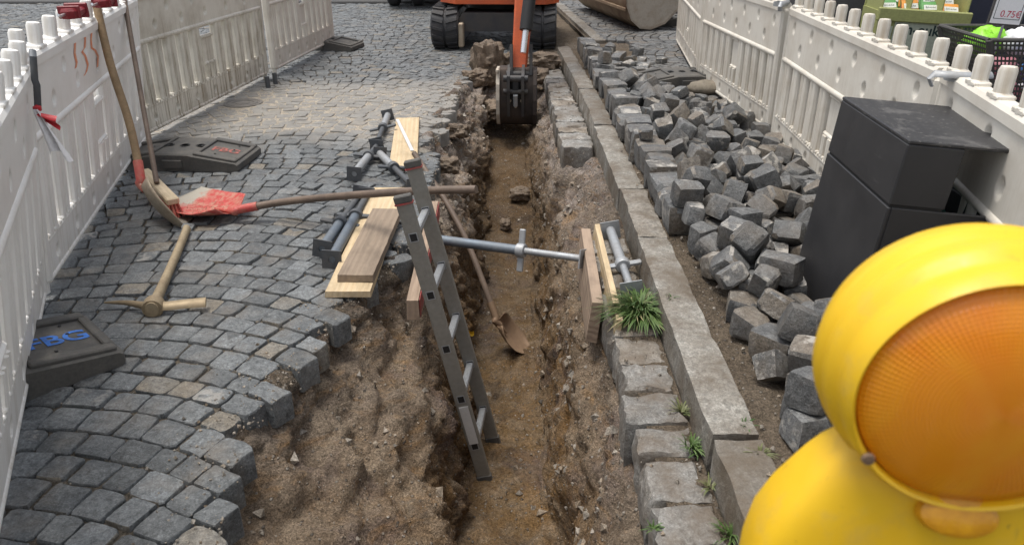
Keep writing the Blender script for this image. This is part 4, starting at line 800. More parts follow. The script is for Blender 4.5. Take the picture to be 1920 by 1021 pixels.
# ------------------------------------------------------------------ loose setts heaped behind the kerb
VAR = [stone_mesh(100 + i, *[(1, 1, 1), (1.1, .9, .95), (1.2, .95, .8), (1, .85, .7), (1.15, 1, .9), (.95, .95, 1.1), (1.25, .85, .9), (1, 1, .8), (1.05, .9, 1.05), (1.3, .9, .75)][i]).mesh('loose_sett', 'loose_sett', 20) for i in range(10)]
HEAP = [(4,0.156,0.780,3.200,0.153,-0.04,-0.00,1.58),(1,0.153,0.775,3.351,0.154,0.04,-0.05,0.06),(1,0.159,0.770,3.499,0.157,-0.02,-0.04,1.61),(5,0.154,0.768,3.654,0.175,-0.03,0.01,1.56),(8,0.151,0.783,3.803,0.170,0.02,0.02,0.05),(8,0.158,0.780,3.949,0.174,0.00,-0.04,1.56),(0,0.156,0.780,4.103,0.163,0.03,-0.01,1.58),(8,0.154,0.773,4.256,0.172,-0.04,0.03,-0.07),(0,0.159,0.773,4.406,0.164,0.05,-0.04,1.64),(5,0.151,0.778,4.562,0.173,-0.04,-0.02,3.08),(4,0.167,0.776,4.708,0.158,-0.04,-0.00,0.04),(0,0.154,0.774,4.870,0.162,0.04,0.05,-0.06),(1,0.155,0.768,5.021,0.155,-0.03,-0.05,0.06),(8,0.164,0.776,5.171,0.178,0.02,-0.01,1.57),(0,0.158,0.776,5.330,0.164,-0.02,0.04,3.07),(0,0.151,0.767,5.485,0.160,0.02,-0.04,-0.04),(5,0.153,0.773,5.633,0.174,-0.00,-0.00,3.17),(1,0.166,0.781,5.781,0.160,-0.02,0.04,1.51),(4,0.156,0.771,5.942,0.153,-0.01,0.02,1.60),(8,0.157,0.783,6.093,0.174,-0.02,0.05,1.62),(4,0.167,0.769,6.246,0.158,-0.04,0.04,0.03),(8,0.161,0.776,6.407,0.176,0.00,0.04,0.06),(1,0.155,0.783,6.564,0.155,-0.04,0.00,3.16),(0,0.166,0.773,6.714,0.168,0.01,0.02,3.07),(1,0.159,0.776,6.876,0.157,0.03,-0.01,3.09),(1,0.151,0.780,7.031,0.153,0.03,0.04,0.02),(8,0.166,0.768,7.177,0.179,0.05,0.02,0.00),(1,0.163,0.776,7.338,0.159,0.02,-0.02,3.10),(8,0.158,0.779,7.496,0.174,0.04,0.03,-0.01),(1,0.164,0.777,7.649,0.159,0.01,-0.02,3.21),(1,0.159,0.777,7.809,0.157,-0.02,0.03,3.20),(1,0.165,0.774,7.963,0.160,-0.02,-0.03,3.20),(0,0.105,1.003,5.192,0.136,-3.13,-1.44,-0.08),(2,0.109,1.343,4.806,0.150,0.60,-1.72,-0.85),(5,0.103,0.802,1.655,0.133,0.65,-1.44,1.15),(0,0.092,0.933,6.271,0.132,3.14,-0.05,-0.15),(5,0.092,0.911,4.161,0.138,0.01,0.09,2.00),(1,0.105,1.044,7.480,0.131,-1.36,0.00,-0.61),(5,0.100,1.202,3.852,0.134,-0.33,1.46,-1.81),(8,0.089,1.195,6.567,0.132,0.03,1.67,-2.27),(1,0.095,1.388,3.395,0.129,-0.03,0.02,-2.06),(5,0.108,1.107,6.623,0.137,1.56,0.04,-1.15),(2,0.094,1.098,4.435,0.122,-0.06,0.04,-2.28),(6,0.103,1.050,1.389,0.130,-3.11,-0.06,1.54),(6,0.089,0.951,6.408,0.141,-0.50,-1.39,-1.80),(0,0.103,1.117,5.728,0.147,1.05,0.61,-2.84),(3,0.086,0.981,3.895,0.121,-1.39,-0.02,0.18),(1,0.099,0.938,4.283,0.140,-2.31,-0.30,1.42),(6,0.105,1.537,4.268,0.127,1.79,0.03,2.68),(4,0.107,0.999,5.315,0.145,-2.74,1.80,-0.16),(3,0.095,1.157,3.402,0.133,-0.03,1.09,-2.40),(6,0.099,0.907,4.852,0.127,-1.70,0.03,-1.30),(3,0.091,0.917,1.708,0.117,0.03,3.10,-0.30),(0,0.099,1.464,4.181,0.135,-1.47,0.03,1.09),(5,0.094,1.244,3.565,0.131,-0.33,1.46,-0.52),(3,0.109,1.067,5.927,0.139,-0.08,-1.28,1.84),(0,0.104,0.911,5.476,0.137,0.04,-0.05,-2.35),(0,0.086,1.194,5.218,0.127,0.01,-1.70,-1.59),(7,0.093,0.962,4.729,0.131,0.41,-1.75,1.21),(2,0.097,1.308,4.322,0.123,-3.11,-0.04,0.10),(0,0.096,1.190,4.646,0.133,0.29,1.68,-2.32),(5,0.116,1.128,3.284,0.150,-0.03,3.08,1.30),(0,0.086,1.154,5.582,0.128,0.29,1.68,1.68),(4,0.114,0.909,2.461,0.137,0.01,0.01,1.05),(6,0.104,1.083,4.824,0.127,1.79,0.03,0.63),(7,0.102,1.024,5.066,0.140,-2.55,-0.24,-0.17),(8,0.095,0.998,2.934,0.136,1.58,-1.75,0.68),(6,0.097,1.355,5.238,0.146,1.05,1.48,-1.35),(6,0.086,1.128,3.107,0.142,-0.26,-0.91,0.77),(6,0.110,1.183,4.293,0.131,-1.70,0.03,2.03),(4,0.100,1.330,3.095,0.130,0.07,0.07,1.73),(7,0.104,0.967,4.628,0.136,-2.78,-1.41,-0.52),(9,0.098,0.978,3.203,0.130,-1.57,-0.01,1.01),(9,0.080,1.091,5.257,0.122,1.48,0.01,-1.21),(4,0.101,0.820,2.348,0.130,0.07,0.07,1.28),(3,0.085,1.157,2.836,0.115,-3.11,0.04,-0.39),(5,0.092,0.916,5.951,0.128,-2.49,-1.70,-0.02),(4,0.091,0.840,1.525,0.126,3.06,-0.01,0.92),(0,0.092,1.048,4.931,0.132,3.13,-0.04,-0.75),(4,0.100,0.973,4.488,0.130,3.05,-0.03,1.03),(8,0.094,0.907,3.578,0.136,1.47,1.41,0.50),(9,0.091,1.234,3.085,0.133,1.65,0.11,1.85),(0,0.099,1.275,4.187,0.139,1.21,0.09,1.80),(7,0.098,1.551,3.096,0.125,-0.02,-0.00,-1.01),(6,0.085,1.171,3.023,0.141,1.86,-0.41,1.87),(8,0.098,1.327,3.969,0.137,-1.69,-1.43,-1.49),(8,0.103,0.817,2.218,0.132,-1.47,-0.01,0.77),(4,0.106,1.074,4.227,0.146,-0.27,-1.43,1.45),(2,0.099,1.030,3.344,0.141,0.10,2.73,-1.69),(6,0.084,1.066,4.627,0.138,1.43,1.46,-0.77),(0,0.087,0.907,3.117,0.128,0.26,1.67,-0.48),(0,0.097,1.008,5.418,0.203,-0.98,-0.75,-0.33),(2,0.093,1.085,3.917,0.122,-3.11,-0.04,-1.10),(1,0.090,1.226,3.228,0.127,-0.03,0.02,-1.42),(6,0.099,0.829,1.775,0.147,-0.52,-1.39,0.20),(6,0.099,1.611,3.249,0.149,-1.45,2.15,-0.96),(5,0.104,1.015,1.512,0.143,3.09,0.08,0.14),(2,0.093,0.918,4.400,0.129,-1.65,0.02,-0.38),(9,0.085,1.137,5.131,0.124,-1.61,0.01,-1.16),(0,0.106,0.928,5.599,0.138,1.45,0.07,-1.89),(1,0.094,1.040,6.118,0.129,-0.03,0.02,-1.72),(0,0.111,0.951,3.452,0.177,-0.44,2.41,-0.95),(8,0.097,1.066,4.519,0.205,2.13,-0.24,2.05),(0,0.109,1.494,3.791,0.139,0.29,1.68,-0.50),(4,0.108,1.273,5.041,0.146,0.42,1.35,-0.75),(2,0.101,1.086,5.139,0.220,1.71,0.18,0.09),(6,0.090,1.074,3.186,0.142,-2.02,1.67,0.15),(8,0.096,1.010,2.632,0.138,-0.89,-0.14,0.02),(4,0.097,1.019,3.078,0.144,0.11,0.79,-2.47),(7,0.105,1.036,1.621,0.137,1.35,-0.06,1.22),(7,0.102,0.796,2.671,0.141,-1.49,-0.40,-1.38),(9,0.097,0.899,3.343,0.129,-1.62,0.02,1.70),(7,0.099,1.303,3.448,0.137,-1.82,1.63,-0.69),(3,0.100,0.938,6.634,0.121,-0.08,0.03,0.75),(1,0.091,0.920,1.972,0.127,0.05,-3.08,-0.82),(3,0.112,1.186,2.909,0.139,-0.04,-1.36,-1.91),(5,0.107,1.013,2.093,0.135,0.65,-1.44,0.55),(8,0.105,1.209,5.860,0.132,1.43,0.07,2.38),(5,0.116,1.110,5.470,0.141,1.55,0.04,2.73),(7,0.106,1.466,3.388,0.188,0.11,-0.83,2.87),(9,0.099,0.910,5.008,0.151,0.68,1.70,0.86),(4,0.098,1.464,2.738,0.129,0.07,0.07,-2.79),(6,0.084,1.091,6.489,0.119,1.79,0.03,-1.70),(0,0.110,0.822,2.560,0.193,-1.53,-0.85,-0.45),(8,0.117,1.495,3.504,0.147,-0.02,-1.69,-1.93),(7,0.096,1.362,3.852,0.133,1.35,-0.06,0.64),(8,0.096,1.228,3.663,0.135,-3.09,0.06,1.47),(3,0.086,0.998,3.811,0.123,1.50,-0.01,1.54),(6,0.092,1.332,6.332,0.122,1.79,0.03,-2.03),(7,0.095,0.987,5.826,0.133,-0.11,1.76,-1.38),(0,0.094,1.471,3.670,0.132,0.04,-0.05,-2.05),(2,0.114,1.324,3.748,0.148,1.64,0.22,-0.27),(1,0.089,0.811,1.951,0.138,0.76,-0.38,-2.69),(1,0.106,1.182,6.879,0.131,-1.36,0.00,-0.36),(9,0.095,1.435,4.821,0.129,-1.62,0.02,1.42),(5,0.108,0.993,7.266,0.136,0.65,-1.44,-2.49),(8,0.091,1.356,3.237,0.130,1.41,0.28,-0.74),(1,0.099,1.232,4.925,0.130,1.49,-0.02,3.11),(4,0.099,1.025,3.269,0.233,-2.76,-0.95,0.88),(0,0.101,1.099,3.497,0.148,0.02,2.10,-2.15),(2,0.100,1.222,6.044,0.131,1.69,-0.02,2.64),(6,0.092,0.954,2.768,0.124,-1.70,0.04,-2.13),(9,0.106,1.042,4.354,0.134,1.48,0.01,-0.59),(1,0.094,0.910,1.608,0.143,2.42,-0.01,1.16),(3,0.099,1.002,4.848,0.175,2.41,-0.97,0.10),(3,0.099,1.398,5.360,0.121,-0.08,0.03,1.86),(7,0.101,0.902,3.715,0.127,-3.12,-0.01,0.14),(1,0.095,0.895,2.374,0.229,0.77,1.11,1.58),(2,0.100,1.325,2.927,0.138,0.57,0.03,1.09),(6,0.084,0.970,6.036,0.123,-0.07,-0.08,2.49),(7,0.095,1.346,5.461,0.132,-0.18,1.69,2.21),(6,0.108,0.997,2.556,0.195,0.68,0.20,-0.37),(4,0.092,1.341,6.207,0.131,1.37,0.04,3.00),(3,0.115,1.175,4.527,0.152,1.15,-0.93,-0.16),(3,0.109,0.824,1.406,0.138,-0.10,1.36,-1.33),(4,0.100,1.267,3.219,0.213,0.19,0.14,1.81),(8,0.092,1.158,4.748,0.163,-0.73,2.91,0.85),(5,0.096,0.951,4.208,0.224,-0.90,0.50,1.73),(7,0.104,1.033,2.448,0.142,-1.42,0.12,-1.67),(9,0.082,1.014,1.899,0.140,0.39,-1.61,-1.97),(9,0.091,0.898,5.825,0.128,1.48,0.05,-1.62),(4,0.110,0.888,3.000,0.134,0.07,0.07,-0.53),(1,0.112,1.269,3.343,0.135,1.48,-0.03,-3.03),(8,0.095,0.885,3.518,0.249,0.54,-2.37,-0.73),(0,0.104,1.288,4.075,0.136,0.01,-1.70,0.15),(6,0.100,1.364,4.920,0.129,-3.10,-0.06,1.31),(1,0.092,1.176,4.118,0.126,-1.39,-0.02,-2.15),(0,0.109,1.077,5.845,0.193,0.52,-0.93,2.80),(1,0.090,0.896,2.248,0.200,-0.45,0.27,-0.76),(3,0.101,1.062,6.006,0.191,-0.72,-0.74,-0.52),(4,0.108,0.936,3.057,0.233,-0.02,-2.78,0.42),(9,0.091,1.055,2.869,0.149,-1.84,0.46,0.56),(6,0.096,1.577,4.960,0.145,-0.52,-1.39,1.46),(4,0.105,0.963,7.754,0.133,3.03,-0.04,-0.44),(9,0.091,0.960,6.740,0.127,1.48,0.01,3.11),(1,0.105,1.330,3.116,0.224,-0.13,0.11,0.08),(0,0.098,1.495,5.152,0.135,-0.01,-3.09,-0.42),(9,0.109,0.971,2.440,0.241,1.49,-0.04,-0.69),(8,0.116,1.175,4.173,0.222,-1.70,-0.12,1.44),(0,0.101,1.549,2.251,0.136,1.45,0.07,1.11),(5,0.090,1.065,3.404,0.203,0.19,2.15,1.27),(6,0.083,0.898,6.858,0.123,-2.98,-0.04,1.53),(7,0.113,0.962,5.712,0.189,1.68,0.70,1.84),(5,0.103,1.304,3.655,0.228,0.41,-0.79,-1.20),(7,0.108,1.621,4.775,0.130,0.02,-3.14,0.00),(0,0.110,1.179,3.980,0.155,-1.81,0.02,-1.16),(4,0.113,0.853,2.071,0.138,0.01,-0.02,2.31),(9,0.090,0.889,1.861,0.119,3.07,-0.00,-0.90),(7,0.105,1.387,4.517,0.137,0.24,-1.71,0.07),(2,0.104,1.463,3.277,0.150,0.10,-2.14,0.23),(3,0.097,1.347,4.672,0.119,-3.10,0.03,1.07),(2,0.097,1.466,4.060,0.123,-3.11,-0.04,-0.55),(2,0.100,1.018,3.643,0.132,1.69,-0.02,-1.57),(3,0.089,1.533,3.194,0.140,0.09,-2.25,1.99),(8,0.088,1.414,5.603,0.131,0.34,-1.67,2.21),(9,0.092,1.436,5.036,0.119,3.07,-0.00,-0.70),(8,0.086,0.976,7.024,0.124,-1.47,-0.02,-2.19),(5,0.116,0.929,6.154,0.151,-0.06,0.16,-1.50),(2,0.096,1.062,6.336,0.123,-0.06,0.04,1.37),(1,0.091,1.343,3.524,0.175,2.10,-0.42,-0.39),(7,0.097,1.381,2.816,0.133,0.41,-1.75,1.57),(1,0.101,1.183,2.734,0.151,-1.41,0.60,1.79),(2,0.096,0.935,7.629,0.123,0.03,-3.10,0.98),(6,0.086,1.002,3.534,0.207,0.34,2.55,-0.78),(4,0.098,0.908,4.367,0.240,0.88,-1.30,-2.48),(8,0.091,1.005,5.011,0.201,1.89,0.56,-1.25),(3,0.091,0.754,4.127,0.280,-0.04,-0.01,1.37),(2,0.098,1.048,1.731,0.212,1.37,0.49,-1.84),(7,0.088,1.543,5.428,0.129,1.36,-0.06,1.67),(9,0.085,0.936,7.152,0.117,0.08,0.03,-0.91),(7,0.105,1.177,3.429,0.240,2.26,-0.39,-1.32),(2,0.100,1.139,3.622,0.132,-1.65,0.02,-1.49),(3,0.091,1.219,3.474,0.129,-0.10,1.36,2.88),(2,0.096,1.266,4.423,0.142,0.59,-1.70,-1.14),(7,0.111,1.138,7.004,0.131,0.09,-3.05,0.68),(0,0.095,1.165,3.176,0.240,0.92,-2.66,0.39),(2,0.102,1.032,6.231,0.148,-1.10,1.63,1.53),(9,0.091,0.919,2.159,0.149,0.10,0.84,2.60),(6,0.099,0.800,2.922,0.149,0.45,1.53,2.51),(0,0.095,1.040,1.808,0.135,-0.05,-0.05,1.97),(6,0.089,1.436,2.892,0.125,-0.07,-0.08,2.67),(3,0.111,1.627,4.099,0.132,-1.40,-0.03,1.30),(3,0.108,1.175,3.555,0.212,-0.26,-0.05,3.04),(0,0.101,0.817,2.805,0.151,0.27,-1.03,-1.21),(5,0.107,0.892,5.768,0.273,-0.77,-2.71,0.88),(7,0.097,1.267,7.758,0.133,-0.18,1.69,0.57),(4,0.101,0.879,2.757,0.241,-0.75,1.87,-1.48),(6,0.083,1.429,4.361,0.119,1.79,0.03,-2.85),(9,0.102,0.909,7.489,0.132,1.51,0.01,1.48),(1,0.108,1.555,4.390,0.134,1.48,-0.03,-1.77),(5,0.085,1.216,5.417,0.126,-0.33,1.46,0.80),(9,0.098,1.044,4.106,0.122,0.08,0.03,-1.63),(6,0.086,1.089,3.694,0.197,-2.36,-0.42,-1.88),(6,0.097,0.931,1.357,0.124,1.79,0.03,0.86),(4,0.099,1.066,2.751,0.136,1.55,-0.11,1.22),(9,0.092,0.953,3.965,0.145,-0.24,-2.28,0.24),(0,0.109,1.165,3.291,0.290,0.07,-1.05,-3.10),(8,0.098,1.273,3.879,0.215,-0.73,-0.42,2.29),(9,0.084,0.905,1.476,0.148,1.66,1.00,0.88),(4,0.103,0.832,3.377,0.301,1.38,-1.15,1.86),(7,0.103,1.086,2.983,0.158,-1.90,0.25,2.37),(7,0.094,1.450,3.152,0.131,-1.40,-0.06,2.58),(1,0.101,1.286,5.547,0.131,1.48,-0.03,1.53),(2,0.110,0.837,3.252,0.293,0.47,2.05,-1.01),(7,0.098,1.452,3.901,0.124,0.01,-0.03,-2.51),(6,0.098,1.283,4.700,0.186,1.23,-0.38,0.55),(3,0.116,1.317,5.148,0.134,-1.40,-0.02,2.74),(6,0.095,1.292,4.499,0.213,-0.87,-2.54,0.37),(7,0.093,0.903,2.648,0.131,-0.18,1.69,0.06),(9,0.098,1.282,2.771,0.130,-1.57,-0.01,-1.83),(2,0.091,0.930,5.115,0.141,-1.10,1.63,-0.03),(2,0.101,1.153,6.775,0.125,-3.11,-0.04,-0.26),(4,0.088,0.939,2.305,0.136,0.28,1.24,-1.10),(0,0.112,0.907,2.625,0.269,-0.81,0.37,-0.78),(0,0.093,1.060,5.613,0.143,0.37,0.94,-1.46),(9,0.089,1.613,2.119,0.144,-0.10,1.78,0.30),(9,0.098,0.920,4.705,0.240,-1.25,-1.26,-1.80),(0,0.088,1.570,3.943,0.140,0.35,0.71,-2.97),(0,0.100,0.950,1.582,0.226,-0.05,0.59,-0.42),(2,0.090,1.172,3.532,0.284,0.30,-0.05,0.10),(8,0.093,0.909,4.542,0.199,-1.04,-2.38,-0.73),(2,0.094,1.024,2.338,0.129,1.69,-0.02,1.78),(7,0.098,1.259,2.853,0.216,-0.09,-2.12,-1.11),(2,0.104,1.393,3.603,0.156,1.03,0.54,-0.79),(1,0.103,0.996,6.542,0.131,1.48,-0.03,2.19),(6,0.086,0.919,3.656,0.197,0.90,-0.08,3.03),(8,0.091,1.155,4.611,0.224,0.13,0.39,-2.82),(0,0.096,1.093,3.802,0.149,1.63,-2.53,-0.03),(8,0.103,1.012,7.883,0.140,0.07,1.67,-1.94),(7,0.101,1.581,3.725,0.126,0.01,-0.03,-0.80),(8,0.098,1.051,4.000,0.193,-0.76,-0.57,-0.32),(7,0.105,0.987,2.954,0.231,-0.00,-0.01,-1.17),(6,0.106,1.019,1.986,0.188,1.84,-2.75,-0.09),(6,0.099,1.137,2.826,0.211,-0.60,2.94,-0.64),(0,0.087,0.911,3.155,0.221,-2.73,-1.31,0.06),(7,0.109,1.601,3.426,0.139,1.36,-0.05,2.21),(8,0.107,1.229,4.826,0.186,-0.82,-2.83,-0.31),(7,0.109,1.006,5.531,0.209,-0.25,-0.75,-2.85),(0,0.087,1.457,3.027,0.129,-1.49,0.00,2.90),(3,0.092,0.897,7.269,0.127,-1.52,-0.03,-1.72),(4,0.089,0.774,6.410,0.308,-1.51,-0.12,-2.43),(2,0.104,1.600,3.583,0.147,-2.54,-1.42,0.08),(1,0.099,1.375,4.217,0.179,2.00,0.16,1.31),(2,0.099,0.793,3.040,0.217,1.42,-0.13,-1.55),(8,0.090,1.118,7.226,0.134,0.07,0.16,2.60),(7,0.117,1.205,3.762,0.222,-0.91,0.40,-2.90),(0,0.090,0.919,3.815,0.163,-1.71,-2.39,-0.02),(5,0.098,0.890,1.901,0.207,1.25,1.37,0.54),(2,0.087,0.801,2.443,0.212,-0.46,-0.48,0.28),(9,0.110,0.935,4.048,0.195,-1.11,0.97,0.41),(9,0.088,1.640,3.839,0.126,1.48,0.01,1.67),(7,0.095,0.908,2.880,0.199,1.57,0.90,1.68),(2,0.104,1.269,4.586,0.149,-1.01,1.63,-2.02),(2,0.093,1.237,5.536,0.203,0.18,0.27,-2.41),(2,0.086,1.435,7.337,0.119,-3.12,-0.04,0.78),(0,0.093,1.020,2.223,0.147,-0.15,-0.42,0.30),(3,0.092,1.032,2.147,0.223,-0.98,1.08,-1.62),(5,0.096,1.265,2.981,0.191,0.86,-0.60,2.65),(8,0.093,1.488,4.512,0.138,1.46,1.24,1.71),(9,0.096,1.337,5.732,0.121,0.08,0.03,0.15),(3,0.089,1.547,3.350,0.148,-0.84,2.07,-0.04),(5,0.106,0.903,2.051,0.238,1.15,-1.17,0.21),(8,0.108,1.002,3.879,0.229,2.08,0.13,1.75),(8,0.109,1.475,4.922,0.194,-0.78,-2.57,0.36),(0,0.102,0.816,1.690,0.231,0.18,0.15,2.19),(6,0.099,1.610,4.503,0.127,-1.70,0.03,2.47),(8,0.117,1.068,4.730,0.228,2.28,-0.59,-1.17),(8,0.100,1.067,6.914,0.138,0.03,1.67,-2.35),(6,0.083,0.947,1.765,0.165,-1.16,0.41,2.28),(2,0.109,0.782,3.143,0.274,1.74,0.04,0.13),(8,0.098,0.973,2.704,0.215,1.05,0.36,-2.99),(2,0.110,1.022,4.343,0.243,0.43,0.07,1.60),(3,0.100,1.233,6.458,0.121,-0.08,0.03,2.42),(3,0.104,1.204,7.110,0.135,-0.10,1.36,1.00),(2,0.096,1.098,3.077,0.229,-2.59,0.42,-0.77),(8,0.098,1.552,4.137,0.156,0.56,-1.27,0.60)]
#HEAPDATA
for (k, s, x, y, z, a, b, c) in HEAP:
    o = place(VAR[k], 'loose_sett', None, T((x, y, z)) @ Euler((a, b, c)).to_matrix().to_4x4() @ Matrix.Scale(s, 4))
    near = y < 3.05
    if s > .148 and x < .86: tag(o, 'big grey sett standing in the neat row along the kerb', 'sett', 'row of big setts')
    elif near: tag(o, 'loose grey sett tumbled in the heap left of the litter bin', 'sett', 'loose setts near the bin')
    elif y < 5.2: tag(o, 'loose sett in the middle of the heap behind the neat row', 'sett', 'loose setts in the middle of the heap')
    else: tag(o, 'loose sett at the far end of the heap towards the excavator', 'sett', 'loose setts at the far end')

# ------------------------------------------------------------------ boards, ladder, props
def board(label, p0, p1, w, th, mat, up=(0, 0, 1), group=None, edge=None):      # p0 -> p1: middle of the lower face
    p0, p1 = Vector(p0), Vector(p1); L = (p1 - p0).length; m = frame(p0, p1 - p0, up); rg = random.Random(label)
    def fn(u, v, top):
        x = u * L; y = (v - .5) * w; s_ = 1 if top else 0
        e = .0025 * ((u < .001) - (u > .999)); f = .0025 * ((v < .001) - (v > .999))
        return (x + e * s_ + .003 * nz((v * 5, L, s_), 2, 2) * ((u < .001) or (u > .999)), y + f * s_ + .002 * nz((x * 4, v, 1), 2, 3), s_ * th + .0025 * nz((x * 3, y * 3, L), 1, 3) - s_ * (.0025 if (u in (0, 1) or v in (0, 1)) else 0))
    mb = MB(); nu, nv = 16, 4
    mb.grid(lambda u, v: fn(u, v, True), nu, nv); mb.grid(lambda u, v: fn(1 - u, v, False), nu, nv)
    mb.grid(lambda u, v: fn(u, 0.0, v > .5), nu, 1); mb.grid(lambda u, v: fn(1 - u, 1.0, v > .5), nu, 1)
    mb.grid(lambda u, v: fn(0.0, 1 - u, v > .5), nv, 1); mb.grid(lambda u, v: fn(1.0, u, v > .5), nv, 1)
    if edge:
        t = thing('board', label, 'board', m, group); mb.build('plank', mat, t)
        MB().box((L / 2, edge * (w / 2 + .002), th * .5), (L * .98, .003, th * .9)).build('red_edge', 'red_edge', t)
        return t
    o = mb.build('board', mat); o.matrix_basis = m; return tag(o, label, 'board', group)
board('pale new board lying under the weathered board by the trench', (-.66, 2.665, .006), (-.675, 3.93, .006), .185, .028, 'wood_new')
board('weathered grey-brown board on top of the pale board', (-.642, 2.745, .037), (-.625, 3.51, .037), .15, .032, 'wood_old')
board('pale new board lying alone near the props, thin rod on it', (-.656, 4.32, .006), (-.775, 5.50, .006), .172, .026, 'wood_new')
board('short thick beam with red edge along the left trench wall', (-.402, 2.66, -.095), (-.424, 3.82, -.095), .052, .09, 'wood_beam', (0, 0, 1), None, -1)
board('thick brown board on edge at the right trench wall, prop pressing on it', (.345, 2.56, -.055), (.366, 3.32, -.055), .18, .045, 'wood_beam', (-1, 0, .10))
board('pale board on edge behind the brown board at the right wall', (.402, 2.42, -.060), (.415, 3.37, -.060), .20, .026, 'wood_new', (-1, 0, .10))
o = tag(MB().box((0, 0, .003), (.62, .022, .005), .001).build('measuring_rod', 'alu'), 'thin bright metal rod lying across the pale board', 'rod')
p0, p1 = at(745, 225, .036), at(773, 283, .036); o.matrix_basis = frame((p0 + p1) / 2, p1 - p0)
o.scale.x = (p1 - p0).length / .62

# ladder standing in the trench, leaning on its left edge
A0, A1 = Vector((-.118, 2.63, -.915)), Vector((-.408, 2.63, .445)); B0, B1 = Vector((-.088, 2.89, -.905)), Vector((-.40, 2.89, .50))
t = thing('ladder', 'grey aluminium ladder standing in the trench, leaning left', 'ladder', T(A0))
for P0, P1 in ((A0, A1), (B0, B1)):
    L = (P1 - P0).length; m = T(-A0) @ frame(P0, P1 - P0, (0, -1, 0))
    rail = MB().box((L / 2, 0, 0), (L, .062, .024), .004).build('rail', 'ladder', t); rail.matrix_basis = m
    MB().box((L - .006, 0, 0), (.03, .068, .030), .004).build('end_cap', 'rubber', rail); MB().box((.02, 0, 0), (.05, .068, .030), .004).build('foot_cap', 'rubber', rail)
    MB().box((L - .023, 0, 0), (.006, .0705, .032)).build('red_band', 'red_edge', rail)
    if P0 is A0: MB().box((.33, 0, .0135), (.20, .040, .002)).build('sticker', 'alu', rail)
    for i in range(5):
        s_ = .215 + i * .2535
        MB().box((s_, 0, .0118), (.030, .026, .003), 0).build('rung_hole', 'black', rail)
        MB().prism([(s_ - .019, -.017), (s_ + .019, -.017), (s_ + .019, .017), (s_ - .019, .017)], .0118, .0128).build('rung_collar', 'galv', rail)
for i in range(5):
    s_ = .215 + i * .2535; d = (A1 - A0).normalized(); e = (B1 - B0).normalized()
    q0, q1 = A0 + d * s_ - A0, B0 + e * s_ - A0; mb = MB(); L = (q1 - q0).length
    mb.box((L / 2, 0, 0), (L - .024, .030, .024), .004); rg_ = mb.build('rung', 'galv', t); rg_.matrix_basis = frame(q0, q1 - q0, d)

# trench props
def prop(label, a, b, mats=('galv', 'galv_dark'), split=.55, r=.0235, plates=(1, 1), wing=.19, roll=0, up=(0, 0, 1), group='steel trench props', plate=.085):
    a, b = Vector(a), Vector(b); L = (b - a).length; m = frame(a, b - a, up) @ Matrix.Rotation(R(roll), 4, 'X')
    t = thing('trench_prop', label, 'prop', m, group)
    MB().tube([(.004, 0, 0), (L * split, 0, 0)], r, 18).build('outer_tube', mats[0], t, 40)
    pts = []; rr = []; x = L * split; k = 0
    while x < L: pts.append((x, 0, 0)); rr.append(r * (.74 if k % 2 else .64)); x += .0055; k += 1
    pts.append((L, 0, 0)); rr.append(r * .7)
    MB().tube(pts, rr, 14).build('threaded_rod', mats[1], t, 60)
    mb = MB().lathe([(r * .75, -.02), (r * 1.45, -.018), (r * 1.5, .012), (r * 1.3, .02), (r * .75, .02)], 16, T((L * split + .015, 0, 0)) @ Matrix.Rotation(R(90), 4, 'Y')); mb.build('nut', mats[1], t, 40)
    MB().box((L * split + .015, 0, 0), (.030, wing, .016), .004).build('wing_bar', mats[1], t)
    for on, x, sg in ((plates[0], 0, -1), (plates[1], L, 1)):
        if not on: continue
        h = plate / 2; ms = T((x, 0, 0)) @ Matrix.Rotation(R(90), 4, 'Y'); mb = MB(); ring = [(math.cos(i * math.pi / 8) * .016, math.sin(i * math.pi / 8) * .016) for i in range(16)]
        sq = []
        for i in range(16):
            c_, s_ = math.cos(i * math.pi / 8), math.sin(i * math.pi / 8); q = max(abs(c_), abs(s_)); sq.append((c_ / q * h, s_ / q * h))
        vs_ = [(x_, y_, z_) for z_ in (-.003, .003) for ringset in (ring, sq) for x_, y_ in ringset]; fs = []
        for i in range(16):
            j = (i + 1) % 16; fs += [(i, j, 16 + j, 16 + i)[::1], (32 + i, 48 + i, 48 + j, 32 + j), (16 + i, 16 + j, 48 + j, 48 + i), (i, 32 + i, 32 + j, j)]
        pl = mb.add(vs_, fs, ms).build('end_plate', mats[1], t)
    return t
prop('blue-grey trench prop wedged across the trench', (-.368, 3.40, -.055), (.318, 3.04, .005), ('galv_blue', 'galv'), .58, .0235, (0, 1), .20, 72, group='steel trench props in use')
zt = .044
def gp(px, py, z=zt): p = at(px, py, z); return p
prop('trench prop lying farthest from the camera, red label on tube', gp(727, 216), gp(706, 270), split=.45, roll=12)
prop('trench prop lying in front of the farthest prop, square plate facing us', gp(664, 326), gp(706, 274), split=.6, roll=5)
prop('trench prop lying slantwise beside the pale board end', gp(712, 288), gp(775, 350), ('galv', 'galv_dark'), .42, roll=-10)
prop('trench prop lying in front along the pale board stack', gp(622, 486), gp(688, 366), ('galv_blue', 'galv_dark'), .62, roll=4)
prop('trench prop lying left of the nearer one by the boards', gp(604, 466), gp(676, 362), ('galv_blue', 'galv_dark'), .40, roll=10)
prop('pale trench prop lying on the gutter stones above the grass', (.470, 3.30, .035), (.480, 2.66, .035), ('galv', 'galv'), .58, .0225, (1, 1), .165, 10, plate=.09)

